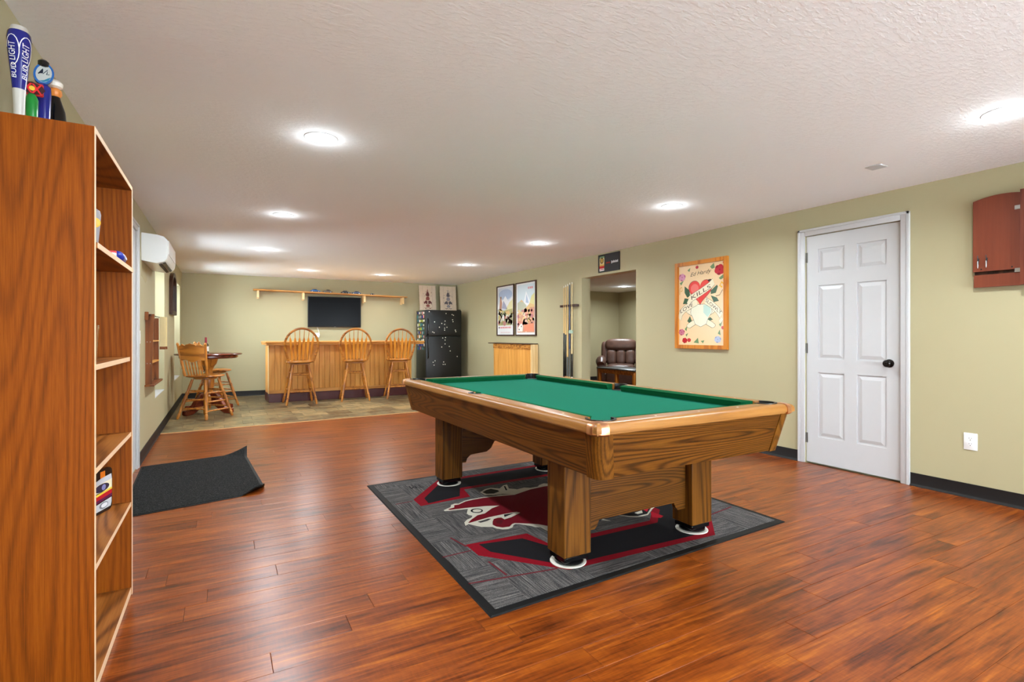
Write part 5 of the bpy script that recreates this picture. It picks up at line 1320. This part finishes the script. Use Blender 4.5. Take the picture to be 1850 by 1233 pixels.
# dart cabinet, doors opened against the wall
def dart_cabinet():
    t = thing('dart_cabinet', 'cherry dartboard cabinet with its arched doors open, at the right edge of the picture', 'dart cabinet', (XR-.001, 1.587, 1.484), -PI/2)
    wl = .252
    def arched(w_, z0, ztop, rise): return [(0, z0), (w_, z0)]+[(w_*(1-i/12), ztop-rise*((1-i/12)-.58)**2/.34) for i in range(13)]
    for k, off in ((0, 0.0), (1, wl+.58)):
        b = BM(); prism(b, [(off+x, z) for x, z in arched(wl, .108, .622, .024)], -.045, -.022, 'xz'); d = obj('door', b, 'cherry', t, smooth=False)
        b = BM(); bx(b, off+.003, off+wl-.001, -.040, -.020, .0, .085); obj('tray_front', b, 'cherry', d, smooth=False)
        b = BM(); bx(b, off+.002, off+wl-.002, -.022, -.016, .0, .60); obj('door_back', b, 'dark_frame', d, smooth=False)
        for x in (.045, .205):
            b = BM(); lathe(b, [(.0005, 0), (.005, 0), (.0005, .001)], 8); bmesh.ops.rotate(b, verts=b.verts[:], cent=(0, 0, 0), matrix=Matrix.Rotation(PI/2, 3, 'X')); obj('screw_hole', b, 'black', d, (off+x, -.0455, .124))
        for x in (.030, .075):
            b = BM(); tube(b, [(off+x+.004, -.052, .200), (off+x, -.052, .150)], .0035, 8); o = obj('dart_clip', b, 'black', d)
        for z in (.085, .50):
            b = BM(); xx = off+wl-.034 if k == 0 else off; bx(b, xx, xx+.034, -.049, -.0455, z, z+.028, .002); obj('hinge', b, 'steel', d)
    b = BM(); x0, x1 = wl+.006, wl+.574
    bx(b, x0, x1, -.02, 0, 0, .62); bx(b, x0, x0+.02, -.09, -.0205, 0, .62); bx(b, x1-.02, x1, -.09, -.0205, 0, .62); bx(b, x0+.0205, x1-.0205, -.09, -.0205, .60, .62); bx(b, x0+.0205, x1-.0205, -.09, -.0205, 0, .02); obj('case', b, 'cherry', t, smooth=False)
    b = BM(); lathe(b, [(.001, 0), (.226, 0), (.226, .035), (.001, .035)], 40); bmesh.ops.rotate(b, verts=b.verts[:], cent=(0, 0, 0), matrix=Matrix.Rotation(PI/2, 3, 'X')); obj('dartboard', b, 'tyre', t, ((x0+x1)/2, -.0205, .31))
dart_cabinet()
for k, x in enumerate((.030, .075)):
    t = thing('dart', '%s metal dart held at the bottom of the dart cabinet door' % ('left' if k == 0 else 'right'), 'dart', (XR-.0585, 1.587-x, 1.615), 0, 'darts in the cabinet door')
    b = BM(); lathe(b, [(.001, 0), (.0035, .012), (.0035, .045), (.0022, .05)], 10); obj('barrel', b, 'steel', t)
    b = BM(); lathe(b, [(.002, .0505), (.0025, .085), (.001, .09)], 8); obj('flight_shaft', b, 'black', t)

# ================================================================== SIDE ROOM
def recliner():
    t = thing('recliner', 'brown leather recliner in the side room seen through the opening', 'recliner', (8.05, 9.25, 0), R(-41.5+180))   # sitter faces local +y
    m = 'leather'
    b = BM(); bx(b, -.46, .46, -.42, .40, .03, .30, .03, 3); obj('base', b, m, t)
    b = BM(); puff(b, -.32, .32, -.30, .47, .27, .50, 5); obj('seat_cushion', b, m, t)
    b = BM(); puff(b, -.32, .32, .36, .49, .06, .44, 5); obj('footrest', b, m, t)
    tl = Matrix.Translation((0, -.30, .45)) @ Matrix.Rotation(R(14), 4, 'X')
    for (x0, x1) in ((-.33, -.105), (-.112, .112), (.105, .33)):
        b = BM(); puff(b, x0, x1, -.10, .11, -.02, .38, 4, M4=tl); obj('back_cushion', b, m, t)
    b = BM(); puff(b, -.37, .37, -.12, .13, .34, .64, 3.6, M4=tl); obj('head_cushion', b, m, t)
    for s in (-1, 1):
        b = BM(); puff(b, s*.37-.09, s*.37+.09, -.13, .06, .06, .58, 4, M4=tl); obj('back_wing', b, m, t)
        b = BM(); puff(b, s*.43-.10, s*.43+.10, -.40, .42, .05, .56, 6); tube(b, [(s*.44, -.36, .56), (s*.44, .0, .58), (s*.44, .34, .56), (s*.44, .42, .50)], [.10, .115, .115, .085], 16); obj('armrest', b, m, t)
recliner()
t = thing('coffee_table', 'low wooden coffee table with dark slate top in front of the recliner', 'coffee table', (6.72, 7.35, 0), 0)
b = BM(); bx(b, 0, .56, 0, 1.12, .475, .505, .008, 2); obj('table_top', b, 'slate', t)
b = BM(); bx(b, .03, .53, .03, 1.09, .395, .474); obj('apron', b, 'golden_x', t, smooth=False)
for x in (.02, .48):
    for y in (.02, .52, 1.04):
        b = BM(); bx(b, x, x+.06, y, y+.06, .0, .474, .005); obj('leg', b, 'golden_z', t)
